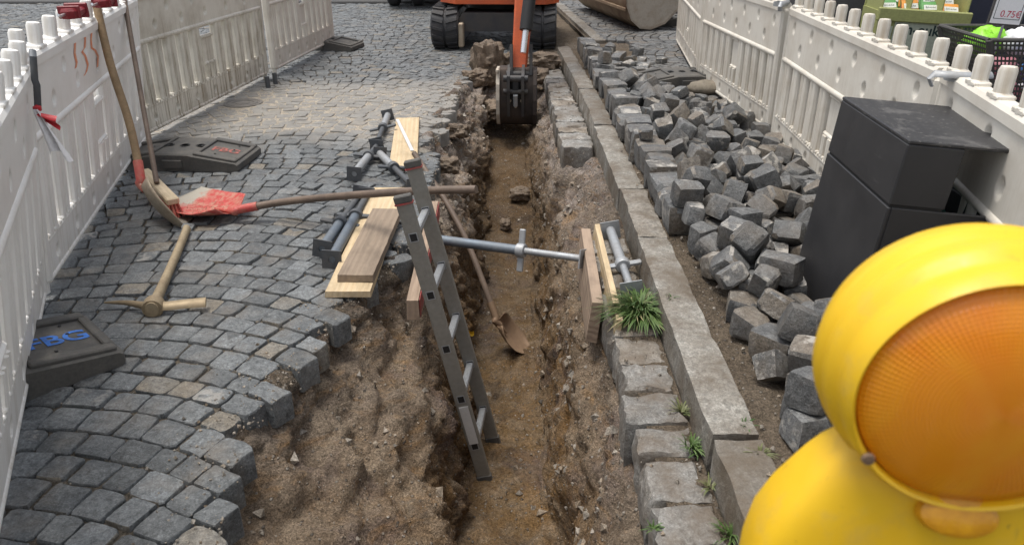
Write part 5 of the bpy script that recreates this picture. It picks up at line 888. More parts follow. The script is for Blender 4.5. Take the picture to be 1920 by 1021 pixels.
# ------------------------------------------------------------------ hand tools
def smooth_path(pts, k=6):
    P = [Vector(p) for p in pts]; out = []
    for i in range(len(P) - 1):
        p0, p1, p2, p3 = P[max(i - 1, 0)], P[i], P[i + 1], P[min(i + 2, len(P) - 1)]
        for j in range(k):
            s = j / k; out.append(.5 * ((2 * p1) + (p2 - p0) * s + (2 * p0 - 5 * p1 + 4 * p2 - p3) * s * s + (3 * p1 - p0 - 3 * p2 + p3) * s ** 3))
    return out + [P[-1]]
def shovel(label, tip, neck, normal, path, hmat, bmat, smat='shovel_red', width=.25, square=False, band=None, load=False, hr=.0175):
    tip, neck = Vector(tip), Vector(neck); L = (tip - neck).length; m = frame(neck, tip - neck, normal); inv = m.inverted()
    t = thing('shovel', label, 'shovel', m, 'long-handled shovels')
    def fn(u, v):
        x = u * L; y = (v - .5) * 2
        wd = interp([(0, .55), (.12, .86), (.3, 1.0), (.7, .97), (1, .86)] if square else [(0, .5), (.12, .84), (.3, 1.0), (.6, .95), (.8, .74), (.93, .42), (1, .16)], u) * width / 2
        return (x - (.05 * L * y * y if square else 0) * u, y * wd, .052 * abs(y) ** 2.2 * (1.05 - .75 * u) - .010 + .045 * (1 - u) ** 3 * 0 + .018 * max(0, .25 - u) - .03 * math.sin(u * math.pi) * .6)
    o = MB().grid(fn, 20, 14).build('blade', bmat, t, 180); sm = o.modifiers.new('thickness', 'SOLIDIFY'); sm.thickness = .003
    MB().tube([(.09 * L / .28, 0, -.012), (.03, 0, .000), (-.03, 0, .004)], [.006, .016, .021], 12, True, (.7, 1)).build('frog', bmat, o, 60)
    pts = smooth_path([inv @ Vector(p) for p in path], 8)
    d0 = (pts[1] - pts[0]).normalized()
    sk = smooth_path([Vector((.02, 0, .0)), Vector((-.03, 0, .004)), pts[0], pts[0] + d0 * .10], 5)
    MB().tube(sk, [lerp(.019, hr + .004, i / (len(sk) - 1)) for i in range(len(sk))], 14).build('socket', smat, t, 60)
    MB().tube(pts, [hr * lerp(1.0, .93, i / len(pts)) for i in range(len(pts))], 14).build('handle', hmat, t, 60)
    if load:
        rg = random.Random(2); pts_ = []
        for _ in range(230):
            u, v = min(.95, max(.05, rg.gauss(.45, .16))), min(.95, max(.05, rg.gauss(.5, .15))); pts_.append((Vector(fn(u, v)) + Vector((0, 0, .002)), rg.choice((.0015, .002, .002, .003))))
        pebbles('clinging_sand', pts_, 'sand', t, 3)
    return t
shovel('long shovel leaning against the barrier, blade edge-on to us', at(343, 424, .012), atY(268, 352, 3.53), (.93, .35, .12),
       [atY(264, 338, 3.55), atY(256, 290, 3.62), atY(240, 222, 3.70), atY(207, 120, 3.80), atY(183, 20, 3.90), atY(160, -80, 4.0)], 'handle_ash', 'steel_worn', 'shovel_red', .22, hr=.020)
s1 = bpy.context.scene.objects
shovel('red-painted shovel lying on the setts, handle across the ladder', at(334, 366, .030), at(436, 396, .055), (.05, -.16, 1),
       [at(446, 393, .065), at(520, 380, .10), at(600, 371, .155), atY(700, 363, 3.22), atY(800, 357, 3.04), atY(893, 355, 2.94)], 'handle_dark', 'shovel_painted', 'shovel_red', .30, True, load=True, hr=.0185)
shovel('shovel standing in the trench with its blade on the floor', at(993, 654, -.885), atY(933, 606, 3.70), (.45, -.2, .8),
       [atY(930, 597, 3.71), atY(908, 535, 3.80), atY(872, 445, 3.97), atY(828, 365, 4.17), atY(776, 287, 4.42)], 'handle_dark', 'steel_rust', 'steel_rust', .22, hr=.0175)
# broom
hc = at(296, 352, .085); a = at(270, 322, .085); b = at(325, 378, .085)
t = thing('broom', 'street broom with pale wooden head and red bristles leaning on the barrier', 'broom', frame((a + b) / 2, b - a)); L = (b - a).length
MB().box((0, 0, 0), (L, .062, .034), .006).build('head', 'broom_wood', t)
rg = random.Random(7); mb = MB()
for i in range(26):
    for j in range(4):
        x = (i / 25 - .5) * (L - .03); y = (j / 3 - .5) * .045; dx, dy = x * .10 + rg.uniform(-.008, .008), y * .35 + rg.uniform(-.008, .008)
        mb.tube([(x, y, -.016), (x + dx * .5, y + dy * .5, -.05), (x + dx, y + dy, -.083)], [.005, .0055, .0065], 5)
mb.build('bristles', 'shovel_red', t)['kind'] = 'stuff'
inv = t.matrix_basis.inverted()
MB().tube([inv @ p for p in (atY(294, 343, hc.y), atY(270, 210, hc.y + .34), atY(234, 5, hc.y + .80), atY(222, -60, hc.y + .94))], .0135, 12).build('handle', 'handle_dark', t, 60)
# pickaxe
e = at(288, 574, .03); hd = at(350, 428, .028)
t = thing('pickaxe', 'pickaxe with wooden handle lying on the setts', 'pickaxe', frame(e, hd - e)); L = (hd - e).length
pts = [(-.035, 0, .002), (.0, 0, .002), (.08, 0, 0), (.3, 0, -.004), (.6, 0, -.006), (L - .05, 0, -.004), (L, 0, -.004)]
MB().tube(smooth_path(pts, 4), [interp([(0, .031), (.1, .030), (.25, .026), (.5, .0215), (.8, .0215), (1, .024)], i / 24) for i in range(25)], 14, True, (1.0, .8)).build('handle', 'handle_pick', t, 60)
hl = (at(195, 568, .02) - e).length; hr_ = (at(386, 568, .02) - e).length
yl = 1 if (t.matrix_basis.inverted() @ at(195, 568, .02)).y > 0 else -1
def arm(u): return
mb = MB(); n_ = 14
q = [t.matrix_basis.inverted() @ p for p in (at(196, 567, .022), at(235, 567, .030), at(268, 572, .032))]
mb.tube(smooth_path(q + [Vector((-.0, q[2].y * .2, .004))], 5), [lerp(.004, .021, min(1, i / 13)) for i in range(16)], 8, True, (1, .85))
hd_ = mb.build('pick_point', 'steel_pick', t, 50)
q = [t.matrix_basis.inverted() @ p for p in (at(386, 566, .030), at(350, 569, .032), at(312, 573, .032))]
mb = MB(); Pq = smooth_path(q + [Vector((-.0, q[2].y * .2, .004))], 5); mb.tube(Pq, [lerp(.024, .021, i / (len(Pq) - 1)) for i in range(len(Pq))], 8, True, (1.0, .42), (1, 0, .5)); mb.build('adze_blade', 'steel_pick', t, 40)
MB().lathe([(.022, -.028), (.038, -.026), (.041, 0), (.038, .026), (.022, .028)], 16, Matrix.Rotation(R(90), 4, 'Y')).build('eye', 'steel_pick', t, 40)

# ------------------------------------------------------------------ litter bin
m = T((1.107, 2.645, .085)) @ Matrix.Rotation(R(-3.5), 4, 'Z') @ Matrix.Rotation(R(4.6), 4, 'Y')
t = thing('litter_bin', 'dark grey metal litter bin with overhanging roof, beside the sett heap', 'litter bin', m)
W, D, HB, HT = .372, .565, .53, .735                      # local: x to the right, y to the far side is 0, near is -D
def panel_box(mb, x0, x1, y0, y1, z0, z1, b=.003): mb.box(((x0 + x1) / 2, (y0 + y1) / 2, (z0 + z1) / 2), (x1 - x0, y1 - y0, z1 - z0), b)
mb = MB()
for q in ((0, .012, -D, 0), (W - .012, W, -D, 0), (.012, W - .012, -D, -D + .012), (.012, W - .012, -.012, 0)): panel_box(mb, q[0], q[1], q[2], q[3], 0, HB)
panel_box(mb, .012, W - .012, -D + .012, -.012, .01, .03); mb.build('body', 'bin_grey', t)
mb = MB(); mb.box((W / 2 + .02, -D / 2, HB - .018), (W - .08, D - .05, .012), .003); mb.v = mb.v; lin = MB()
for q in ((.17, .185, -D + .03, -.03), (W - .04, W - .025, -D + .03, -.03), (.17, W - .025, -D + .03, -D + .045), (.17, W - .025, -.045, -.03)): panel_box(lin, q[0], q[1], q[2], q[3], HB - .10, HB - .012)
lin.build('liner', 'black', t)
def bagf(u, v): return (lerp(.19, W - .045, u), lerp(-D + .05, -.05, v), HB - .085 + .03 * nz((u * 3, v * 5, 1), 2, 4))
MB().grid(bagf, 14, 22).build('bin_bag', 'bag_green', t, 180)
mb = MB(); panel_box(mb, 0.0, .165, -D, 0, HB + .007, HT - .012, .004); mb.build('hood', 'bin_grey', t)
mb = MB(); panel_box(mb, 0.0, W, -D, 0, HT - .012, HT, .003); mb.build('roof', 'bin_top', t)
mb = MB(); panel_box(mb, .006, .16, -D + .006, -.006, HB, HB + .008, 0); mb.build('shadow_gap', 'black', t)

# ------------------------------------------------------------------ warning lamp close to the camera
LC = Vector((.394, .50, 1.040)); t = thing('warning_lamp', 'big yellow site warning lamp with amber lens, close to the camera', 'lamp', T(LC) @ Matrix.Rotation(R(-9), 4, 'Z'))
RX = Matrix.Rotation(R(90), 4, 'X')                       # lathe axis: local -Y towards us
prof = [(.106, -.010), (.1075, .000), (.110, .002), (.1135, -.004), (.116, -.016), (.1155, -.022), (.1175, -.028), (.1225, -.034), (.125, -.046), (.1235, -.052), (.1235, -.058), (.127, -.064), (.127, -.078), (.1225, -.084), (.119, -.100), (.111, -.112), (.106, -.110), (.106, -.010)]
MB().lathe(prof, 80, RX, False).build('housing', 'yellow', t, 38)
lens = [(.0, .016), (.02, .0156), (.045, .0135), (.07, .009), (.09, .003), (.104, -.004), (.1058, -.012)]
MB().lathe(lens[::-1], 64, RX, False).build('lens', 'lens', t, 60)
MB().lathe(lens[::-1], 64, T((0, .108, 0)) @ Matrix.Rotation(R(180), 4, 'Z') @ RX, False).build('lens', 'lens', t, 60)
# neck and battery case: rounded rectangles lofted downwards
secs = [(-.066, .078, .022), (-.082, .094, .028), (-.100, .109, .036), (-.118, .120, .042), (-.160, .143, .050), (-.196, .156, .056), (-.24, .162, .060), (-.28, .162, .060)]
mb = MB(); k = 40
for (z, hx, hy) in secs:
    for i in range(k):
        a = 2 * math.pi * i / k; c_, s_ = math.cos(a), math.sin(a); e_ = .42
        mb.v.append((math.copysign(abs(c_) ** e_, c_) * hx, .052 + math.copysign(abs(s_) ** e_, s_) * hy, z))
for r_ in range(len(secs) - 1):
    for i in range(k): mb.f.append((r_ * k + i, (r_ + 1) * k + i, (r_ + 1) * k + (i + 1) % k, r_ * k + (i + 1) % k))
mb.f.append(tuple((len(secs) - 1) * k + i for i in range(k))[::-1]); mb.build('battery_case', 'yellow', t, 60)
mb = MB().lathe([(.0, .018), (.024, .018), (.034, .012), (.036, .0), (.030, -.01)], 28, T((.0, .006, -.122)) @ Matrix.Rotation(R(60), 4, 'X') @ Matrix.Diagonal((.95, .55, .7, 1))); mb.build('lock_boss', 'amber_boss', t, 40)
for a_ in (215, 325): MB().lathe([(.006, 0), (.005, .003), (0, .0035)], 10, T((.108 * math.cos(R(a_)), -.005, .108 * math.sin(R(a_)))) @ RX).build('screw', 'steel_rust', t)
MB().tube([(0, .052, -.28), (0, .052, -.40)], .021, 14).build('mounting_pole', 'galv', t, 40)

# ------------------------------------------------------------------ mini excavator
t = thing('excavator', 'orange mini excavator with rubber tracks, bucket in the far end of the trench', 'excavator', T((-.21, 8.6, 0)) @ Matrix.Rotation(R(-3), 4, 'Z'))
def track(x):
    Lr, r_, wd = 1.9, .215, .31; path = []
    for i in range(13): a = -math.pi / 2 - math.pi * i / 12; path.append((r_ + math.cos(a) * r_, r_ + math.sin(a) * r_))
    for i in range(1, 16): path.append((r_ + (Lr - 2 * r_) * i / 16, 2 * r_))
    for i in range(13): a = math.pi / 2 - math.pi * i / 12; path.append((Lr - r_ + math.cos(a) * r_, r_ + math.sin(a) * r_))
    for i in range(1, 16): path.append((Lr - r_ - (Lr - 2 * r_) * i / 16, 0))
    n_ = len(path); mb = MB(); xs = (-wd / 2, -wd / 2 + .02, -.014, -.008, .008, .014, wd / 2 - .02, wd / 2); dd = (-.018, 0, 0, -.012, -.012, 0, 0, -.018)
    cen = lambda p: (min(max(p[0], r_), Lr - r_), r_)
    for p in path:
        c_ = cen(p); v = Vector((p[0] - c_[0], p[1] - c_[1])).normalized()
        for xx, d_ in zip(xs, dd): mb.v.append((xx, p[0] + v.x * d_, p[1] + v.y * d_))
    for i in range(n_):
        for j in range(7): mb.f.append((i * 8 + j, ((i + 1) % n_) * 8 + j, ((i + 1) % n_) * 8 + j + 1, i * 8 + j + 1))
    belt = mb.build('track', 'rubber_track', t, 35); belt.location = (x, 0, .012)
    lug = MB(); 
    dist = 0; step = .085; acc = 0
    for i in range(n_):
        p, q = Vector(path[i]), Vector(path[(i + 1) % n_]); sl = (q - p).length
        while acc < sl:
            c_ = p.lerp(q, acc / sl); cc = cen(c_); v = Vector((c_.x - cc[0], c_.y - cc[1])).normalized(); tg = Vector((v.y, -v.x))
            for sg in (-1, 1):
                vs_ = []
                for h_ in (0.0, .018):
                    for (xx, s_) in ((.018, -.02), (.14, .012), (.14, .040), (.018, .012)): pp = c_ + v * h_ + tg * s_; vs_.append((sg * xx, pp.x, pp.y))
                fs = [(4, 5, 6, 7), (0, 1, 5, 4), (1, 2, 6, 5), (2, 3, 7, 6), (3, 0, 4, 7)]; lug.add(vs_, fs if sg > 0 else [f_[::-1] for f_ in fs])
            acc += step
        acc -= sl
    lug.build('tread', 'rubber_track', belt)['kind'] = 'stuff'
    mb = MB(); mb.box((0, Lr / 2, r_), (wd * .55, Lr - .5, .2), .03); mb.build('track_frame', 'frame_dark', belt)
    for yy in (r_, Lr - r_): MB().lathe([(.0, -.11), (.15, -.11), (.19, -.08), (.19, .08), (.15, .11), (0, .11)], 24, T((0, yy, r_)) @ Matrix.Rotation(R(90), 4, 'Y')).build('sprocket', 'frame_dark', belt, 40)
track(-.545); track(.545)
mb = MB(); mb.box((0, .55, .30), (.80, .55, .16), .04); mb.build('cross_frame', 'frame_dark', t)
mb = MB(); mb.prism([(-.42, .30), (-.34, .40), (.34, .40), (.42, .30), (.40, .20), (-.40, .20)], .10, .24, Matrix(((1, 0, 0, 0), (0, 0, 1, 0), (0, 1, 0, 0), (0, 0, 0, 1)))); mb.build('front_frame', 'frame_dark', t)
mb = MB(); mb.box((-.36, .06, .17), (.06, .10, .26), .012); mb.build('guard_plate', 'steel_worn', t)
MB().lathe([(.34, .36), (.36, .38), (.36, .48), (.34, .489)], 32, T((0, .95, 0))).build('slew_ring', 'frame_dark', t, 40)
mb = MB(); mb.prism([(-.62, .34), (-.42, .10), (.58, .10), (.72, .30), (.76, 1.4), (.55, 1.75), (-.55, 1.75), (-.74, 1.4)], .49, .78); mb.build('deck', 'orange_paint', t, 20)
mb = MB(); mb.prism([(-.72, .95), (.72, .95), (.74, 1.38), (.52, 1.72), (-.52, 1.72), (-.72, 1.38)], .781, 1.30); mb.build('engine_hood', 'orange_paint', t, 20)
mb = MB()
for x, y in ((-.66, .22), (-.05, .22), (-.66, .98), (-.05, .98)): mb.box((x, y, 1.50), (.05, .05, 1.44), .012)
mb.build('cab_frame', 'frame_dark', t)
MB().box((-.355, .60, 2.25), (.72, .86, .06), .02).build('cab_roof', 'orange_paint', t); MB().box((-.355, .62, 1.05), (.45, .45, .5), .06).build('seat', 'black', t)
# boom foot, boom, stick, bucket (in the excavator's own frame)
IV = t.matrix_basis.inverted()
def loc(p): return IV @ Vector(p)
bp = Vector((.06, 6.72, .10)); st = Vector((.20, 7.35, 1.95)); bf = Vector((.02, 8.55, .80)); bt = Vector((.12, 8.0, 2.55))
mb = MB(); mb.box((0, 0, 0), (.26, .30, .24), .03, T(loc((.10, 8.60, .70)))); mb.build('boom_foot', 'orange_paint', t)
def beam(name, pts, ws, hs, mat, parent=t, side=(1, 0, 0)):
    P = [loc(p) for p in pts]; mb = MB(); sd = Vector(side)
    for i, p in enumerate(P):
        d = (P[min(i + 1, len(P) - 1)] - P[max(i - 1, 0)]).normalized(); u = d.cross(sd).normalized(); s_ = u.cross(d).normalized()
        for a, b in ((-1, -1), (-.8, -1), (.8, -1), (1, -1), (1, 1), (.8, 1), (-.8, 1), (-1, 1)): mb.v.append(tuple(p + s_ * a * ws[i] / 2 + u * b * hs[i] / 2 * (1 if abs(a) < .9 else .86)))
    for i in range(len(P) - 1):
        for k_ in range(8): mb.f.append((i * 8 + k_, i * 8 + (k_ + 1) % 8, (i + 1) * 8 + (k_ + 1) % 8, (i + 1) * 8 + k_))
    mb.f += [tuple(range(8))[::-1], tuple((len(P) - 1) * 8 + k_ for k_ in range(8))]
    return mb.build(name, mat, parent, 30)
beam('boom', [(.10, 8.55, .78), (.13, 8.45, 1.7), (.16, 8.0, 2.45), (.20, 7.40, 2.2), st], [.15, .16, .16, .15, .14], [.2, .26, .28, .24, .2], 'orange_paint')
beam('stick', [st + Vector((0, -.12, .35)), st, lerp(st, bp, .55), bp], [.17, .185, .165, .13], [.16, .24, .19, .12], 'orange_paint')
q0, q1 = st + Vector((.085, -.20, -.15)), bp + Vector((.035, -.15, .22))
MB().tube([loc(q0), loc(q0.lerp(q1, .88))], .055, 16).build('bucket_cylinder', 'black', t, 40); MB().tube([loc(q0.lerp(q1, .86)), loc(q1)], .026, 14).build('cylinder_rod', 'chrome', t, 40)
for k_, dx in enumerate((.10, .118)): MB().tube(smooth_path([loc(q0 + Vector((dx, -.02, .1))), loc(q0.lerp(q1, .3) + Vector((dx + .01, -.04, 0))), loc(q0.lerp(q1, .7) + Vector((dx - .02, -.03, 0)))], 6), .011, 8).build('hose', 'black', t, 60)
for dx in (-.085, .085):
    beam('link_arm', [bp + Vector((dx + .02, -.03, .27)), bp + Vector((dx + .02, -.11, .02))], [.028, .028], [.06, .07], 'frame_dark')
MB().tube([loc(bp + Vector((-.11, -.10, .03))), loc(bp + Vector((.15, -.10, .03)))], .034, 14).build('link_pin', 'frame_dark', t, 40)
MB().tube([loc(bp + Vector((-.12, .0, .0))), loc(bp + Vector((.15, .0, .0)))], .03, 14).build('bucket_pin', 'frame_dark', t, 40)
# bucket: side plates, curved shell (outside towards us), ears, cutting lip
bm_ = T(loc(bp + Vector((-.02, -.05, -.02)))); BW = .30
shell = [(.05, .10), (-.06, .085), (-.115, -.02), (-.135, -.15), (-.12, -.28), (-.06, -.375), (.04, -.415), (.16, -.40), (.24, -.36)]
mb = MB(); n_ = len(shell)
for th in (0, .014):
    for sx in (-BW / 2, BW / 2):
        for (yy, zz) in shell: mb.v.append((sx, yy + th, zz + th * .4))
for i in range(n_ - 1): mb.f += [(i, i + 1, n_ + i + 1, n_ + i), (2 * n_ + i, 3 * n_ + i, 3 * n_ + i + 1, 2 * n_ + i + 1)]
mb2 = MB().add(mb.v, mb.f, bm_); bk = mb2.build('bucket_shell', 'bucket_dark', t, 50)
for sx, mt in ((-1, 'bucket_worn'), (1, 'bucket_dark')):
    poly = [(p[0] - (.035 if p[0] < .02 else 0), p[1]) for p in shell] + [(.16, -.1)]; mb = MB(); mb.prism([(-p[0], p[1]) for p in poly], 0, .03, bm_ @ T((sx * (BW / 2 + (.0 if sx > 0 else .022)) - (.0 if sx > 0 else 0), 0, 0)) @ Matrix(((0, 0, 1, 0), (-1, 0, 0, 0), (0, 1, 0, 0), (0, 0, 0, 1)))); mb.build('bucket_side', mt, bk)
for sx in (-.062, .062): mb = MB(); mb.prism([(-.03, .13), (-.20, .06), (-.205, -.06), (-.14, -.30), (-.10, -.30)], sx - .013, sx + .013, bm_ @ Matrix(((0, 0, 1, 0), (1, 0, 0, 0), (0, 1, 0, 0), (0, 0, 0, 1)))); mb.build('bucket_ear', 'frame_dark', bk)
for yy, zz, rr in ((-.165, .035, .030), (-.165, -.075, .024)): MB().tube([bm_ @ Vector((-.105, yy, zz)), bm_ @ Vector((.105, yy, zz))], rr, 14).build('hinge_pin', 'frame_dark', bk, 40)
MB().box((0, -.15, -.02), (.085, .07, .16), .02, bm_).build('hitch', 'black', bk); MB().tube([bm_ @ Vector((.0, -.19, -.10)), bm_ @ Vector((.0, -.16, -.20))], .02, 10).build('hitch_lever', 'galv', bk, 40)
mb = MB(); mb.box((-BW / 2 - .01, -.085, .09), (.03, .10, .035), .008, bm_); mb.box((0, .24, -.375), (BW + .04, .09, .02), .004, bm_); mb.build('bucket_lip', 'bucket_worn', bk)
for k_, sx in enumerate((-.05, .0, .05)): MB().lathe([(.0, 0), (.013, 0), (.012, .008), (0, .01)], 10, bm_ @ T((sx, -.142, -.16 - .05 * (k_ == 1))) @ RX).build('bolt', 'steel_worn', bk)

# clods torn out at the end of the trench
def clod(label, x, y, z, sx, sy, sz, seed, rz=0.0):
    rg = random.Random(seed); mb = MB(); nu, nv = 40, 24; off = Vector((seed, seed * 2, 0))
    def fn(u, v):
        a = u * 2 * math.pi; b = (v - .5) * math.pi; d = Vector((math.cos(a) * math.cos(b), math.sin(a) * math.cos(b), math.sin(b)))
        q = max(abs(d.x), abs(d.y), abs(d.z)); r_ = lerp(1.0, 1 / q, .55) * (1 + .28 * nz(d + off, 1.7, 6) + .16 * (.4 - abs(nz(d + off, 2.6, 3)))); return (d.x * sx * r_, d.y * sy * r_, d.z * sz * r_)
    o = mb.grid(fn, nu, nv).build('clod', 'clod', None, 22); o.matrix_basis = T((x, y, z)) @ Matrix.Rotation(rz, 4, 'Z') @ Matrix.Rotation(rg.uniform(-.3, .3), 4, 'X')
    return tag(o, label, 'clod', 'clods broken out by the excavator')
clod('largest pale clod upright in front of the left track', -.235, 7.42, .08, .15, .12, .19, 3, .3)
clod('flat clod leaning at the left trench edge below the largest clod', -.33, 7.22, -.02, .12, .10, .08, 4, .8)
clod('small clod right of the largest clod, behind the bucket', -.02, 7.55, .06, .07, .08, .09, 5)
clod('small clod behind the orange stick', .08, 7.7, .05, .08, .08, .08, 6)
clod('brown clod at the foot of the right track', .32, 7.66, .06, .15, .11, .08, 7, -.3)
clod('dark slab lying in the trench left of the bucket', -.16, 6.85, -.24, .12, .20, .09, 8, .5)
clod('dark lump on the trench floor before the bucket', .065, 5.75, -.66, .075, .06, .05, 9)
clod('low crumbly clod between trench end and right track', .22, 7.35, -.03, .12, .11, .07, 10)
clod('small dark clod on the trench floor left of the dark lump', -.05, 5.35, -.76, .04, .05, .035, 12)
clod('broken clod on the ledge below the far board', -.40, 4.62, -.06, .06, .09, .05, 13)
clod('pale broken clod in the left wall near the bucket', -.40, 5.5, -.07, .08, .12, .05, 14)

# ------------------------------------------------------------------ machines cut by the top edge
t = thing('parked_truck', 'dark parked vehicle behind the excavator, only tyres showing', 'truck', T((-1.98, 13.1, 0)))
def wheel(x, y):
    w_ = MB().lathe([(.19, -.10), (.30, -.10), (.34, -.07), (.345, 0), (.34, .07), (.30, .10), (.19, .10)], 36, T((x, y, .345)) @ Matrix.Rotation(R(90), 4, 'Y')).build('wheel', 'rubber_track', t, 40)
    MB().lathe([(.0, -.06), (.12, -.07), (.19, -.09), (.19, .09), (.0, .07)], 24, T((x, y, .345)) @ Matrix.Rotation(R(90), 4, 'Y')).build('rim', 'galv_dark', w_, 40)
for x in (.02, .42, 1.25, 1.62):
    for y in (.1, 2.4): wheel(x, y)
MB().box((.82, 1.4, .62), (1.9, 3.9, .28), .04).build('chassis', 'frame_dark', t); MB().box((.82, 1.5, 1.15), (1.95, 4.0, .7), .05).build('load_bed', 'frame_dark', t)

P0, P1 = at(1105, 12, .14), at(1205, 52, .14)
t = thing('grading_bucket', 'rusty wide excavator bucket lying on the pavement beyond the setts', 'bucket', frame(Vector((P0.x, P0.y + .1, .10)), Vector((P1.x - P0.x, P1.y - P0.y, 0))))
L = math.hypot(P1.x - P0.x, P1.y - P0.y) + .12
sec = [(-.26, .47), (-.25, .30), (-.18, .13), (-.06, .03), (.08, .015), (.26, .08), (.40, .22), (.48, .38)]
mb = MB(); n_ = len(sec)
for th in (0, .02):
    for x in (0, L):
        for (yy, zz) in sec: mb.v.append((x, yy + th * (.5 if yy < 0 else -.5), zz + th))
for i in range(n_ - 1): mb.f += [(i, n_ + i, n_ + i + 1, i + 1), (2 * n_ + i, 2 * n_ + i + 1, 3 * n_ + i + 1, 3 * n_ + i)]
mb.f += [(0, 2 * n_, 3 * n_, n_), (n_ - 1, 2 * n_ - 1, 4 * n_ - 1, 3 * n_ - 1)]
mb.build('shell', 'bucket_rust', t, 50)
for x in (0, L - .02):
    mb = MB(); mb.prism([(p[0], p[1]) for p in sec] + [(.1, .44)], x - .012, x + .014, Matrix(((0, 0, 1, 0), (1, 0, 0, 0), (0, 1, 0, 0), (0, 0, 0, 1)))); mb.build('side_plate', 'bucket_worn' if x > 0 else 'bucket_rust', t)
MB().box((L / 2, -.255, .47), (L, .03, .06), .008).build('rim_bar', 'bucket_worn', t); MB().box((L / 2, -.252, .25), (L * .98, .02, .04), .005).build('rib', 'bucket_rust', t)
for x in (L * .36, L * .56): MB().box((x, .1, .42), (.03, .3, .24), .01).build('bracket', 'bucket_rust', t)

# ------------------------------------------------------------------ plants
def tuft(name, label, x, y, z, nb, ln, mat, seed, lean=(0, 0), group=None):
    rg = random.Random(seed); mb = MB()
    for i in range(nb):
        a = rg.uniform(0, 6.283); r_ = rg.uniform(0, .25) * ln; bx, by = r_ * math.cos(a), r_ * math.sin(a)
        d = Vector((math.cos(a + rg.uniform(-.6, .6)) + lean[0], math.sin(a + rg.uniform(-.6, .6)) + lean[1], 0)); d.normalize()
        l = ln * rg.uniform(.55, 1.15); sp = rg.uniform(.25, .95); w_ = rg.uniform(.0022, .0042) * (1 if ln > .1 else .7); sd_ = Vector((-d.y, d.x, 0)); k = 6; base = len(mb.v)
        for j in range(k + 1):
            s_ = j / k; p = Vector((bx, by, 0)) + d * (l * sp * s_ ** 1.3) + Vector((0, 0, l * (1.15 - sp * .6) * (s_ - (.45 + .35 * sp) * s_ * s_)))
            p.z = max(p.z, .004); ww = w_ * (1 - s_ ** 2.2) + .0003; mb.v += [tuple(p - sd_ * ww), tuple(p + sd_ * ww + Vector((0, 0, ww * .5)))]
        for j in range(k): mb.f.append((base + 2 * j, base + 2 * j + 1, base + 2 * j + 3, base + 2 * j + 2))
    o = mb.build(name, mat, None, 180); o.location = (x, y, z); return tag(o, label, 'plant', group)
t = thing('grass_clump', 'lush green grass clump growing in the gutter by the kerb', 'plant', T((.485, 2.52, 0)))
for i, (dx, dy, nb, ln, mt) in enumerate(((0, 0, 300, .19, 'grass'), (-.02, .02, 120, .18, 'grass_dry'), (.01, -.03, 200, .18, 'grass'), (.02, .04, 150, .17, 'grass_dark'), (-.02, -.03, 22, .17, 'grass_straw'))):
    o = tuft('leaf_bunch', '', dx, dy, .0, nb, ln, mt, 20 + i, (-.35, -.45)); o.parent = t
    for k_ in ('label', 'category'): del o[k_]
WEED = [(1278, 772, 0, 34, .07), (1296, 838, 0, 40, .075), (1310, 850, 0, 26, .06), (1330, 912, 0, 22, .05), (1370, 1003, 0, 44, .08), (1395, 800, .09, 22, .05), (1425, 850, .09, 26, .05), (1225, 990, 0, 14, .04), (1260, 560, .1, 10, .05), (1395, 1000, .0, 22, .06)]
WL = ['small weed on the upper gutter stones under the grass clump', 'weed spreading at the kerb joint', 'thin weed beside the spreading weed at the kerb joint', 'small weed at the foot of the near kerb stone', 'weed at the bottom edge between gutter and kerb', 'small weed in the soil right of the kerb joint', 'tiny weed in the soil near the lamp', 'tiny weed in a gutter joint at the bottom', 'few stalks lying across the kerb beside the grass clump', 'weed at the bottom edge closest to the lamp']
for i, (px, py, z, nb, ln) in enumerate(WEED):
    p = at(px, py, z); tuft('weed', WL[i], p.x, p.y, z - .004, nb, ln, ('grass_dry', 'grass', 'grass_dark')[i % 3], 50 + i, (0, 0), 'weeds along the kerb')
o = tag(MB().grid(lambda u, v: ((u - .5) * .05, .008 * math.sin(v * 5), (v - .5) * .03 + .01 * math.sin(u * 6)), 6, 4).build('plastic_scrap', 'yellow', None, 180), 'small scrap of yellow plastic in the left trench wall', 'scrap'); o.location = atY(879, 622, 3.1)

# ------------------------------------------------------------------ shop displays behind the right fence
t = thing('display_stand', 'tall dark grey display stand left of the lettered carton', 'stand', T((2.30, 5.3, .1)) @ Matrix.Rotation(R(-10), 4, 'Z'))
mb = MB(); mb.prism([(-.25, 0), (.22, 0), (.12, 1.5), (-.05, 1.5)], -.02, .02, Matrix.Rotation(R(90), 4, 'X')); mb.build('front_panel', 'shop_grey', t); MB().box((-.02, .2, .02), (.5, .4, .04), .01).build('base_plate', 'shop_grey', t)
MB().box((-.16, .32, .45), (.3, .2, .9), .01).build('side_panel', 'black', t)
t = thing('candy_carton', 'olive green lettered carton display full of sweet packets', 'display', T((2.40, 4.62, .205)) @ Matrix.Rotation(R(-6), 4, 'Z') @ Matrix.Rotation(R(3), 4, 'Y'))
MB().box((0, .16, -.05), (.46, .34, .08), .01).build('plinth', 'shop_grey', t)
mb = MB(); mb.prism([(-.22, 0), (.20, 0), (.245, .66), (-.265, .66)], -.30, 0.0, Matrix.Rotation(R(90), 4, 'X')); mb.build('box', 'carton', t)
mb = MB(); mb.box((-.01, -.003, .36), (.30, .004, .56), 0); mb.box((-.195, -.0035, .33), (.055, .003, .50), 0); mb.box((.178, -.0035, .33), (.055, .003, .50), 0); mb.build('printed_panel', 'carton_panel', t)
MB().box((-.01, -.012, .645), (.53, .03, .075), .006).build('lip', 'carton', t); MB().box((-.01, .30, .84), (.50, .012, .42), .004).build('back_card', 'carton', t)
for x in (-.25, -.09, .09, .235): MB().box((x, .15, .70), (.008, .28, .14), .002).build('divider', 'carton', t)
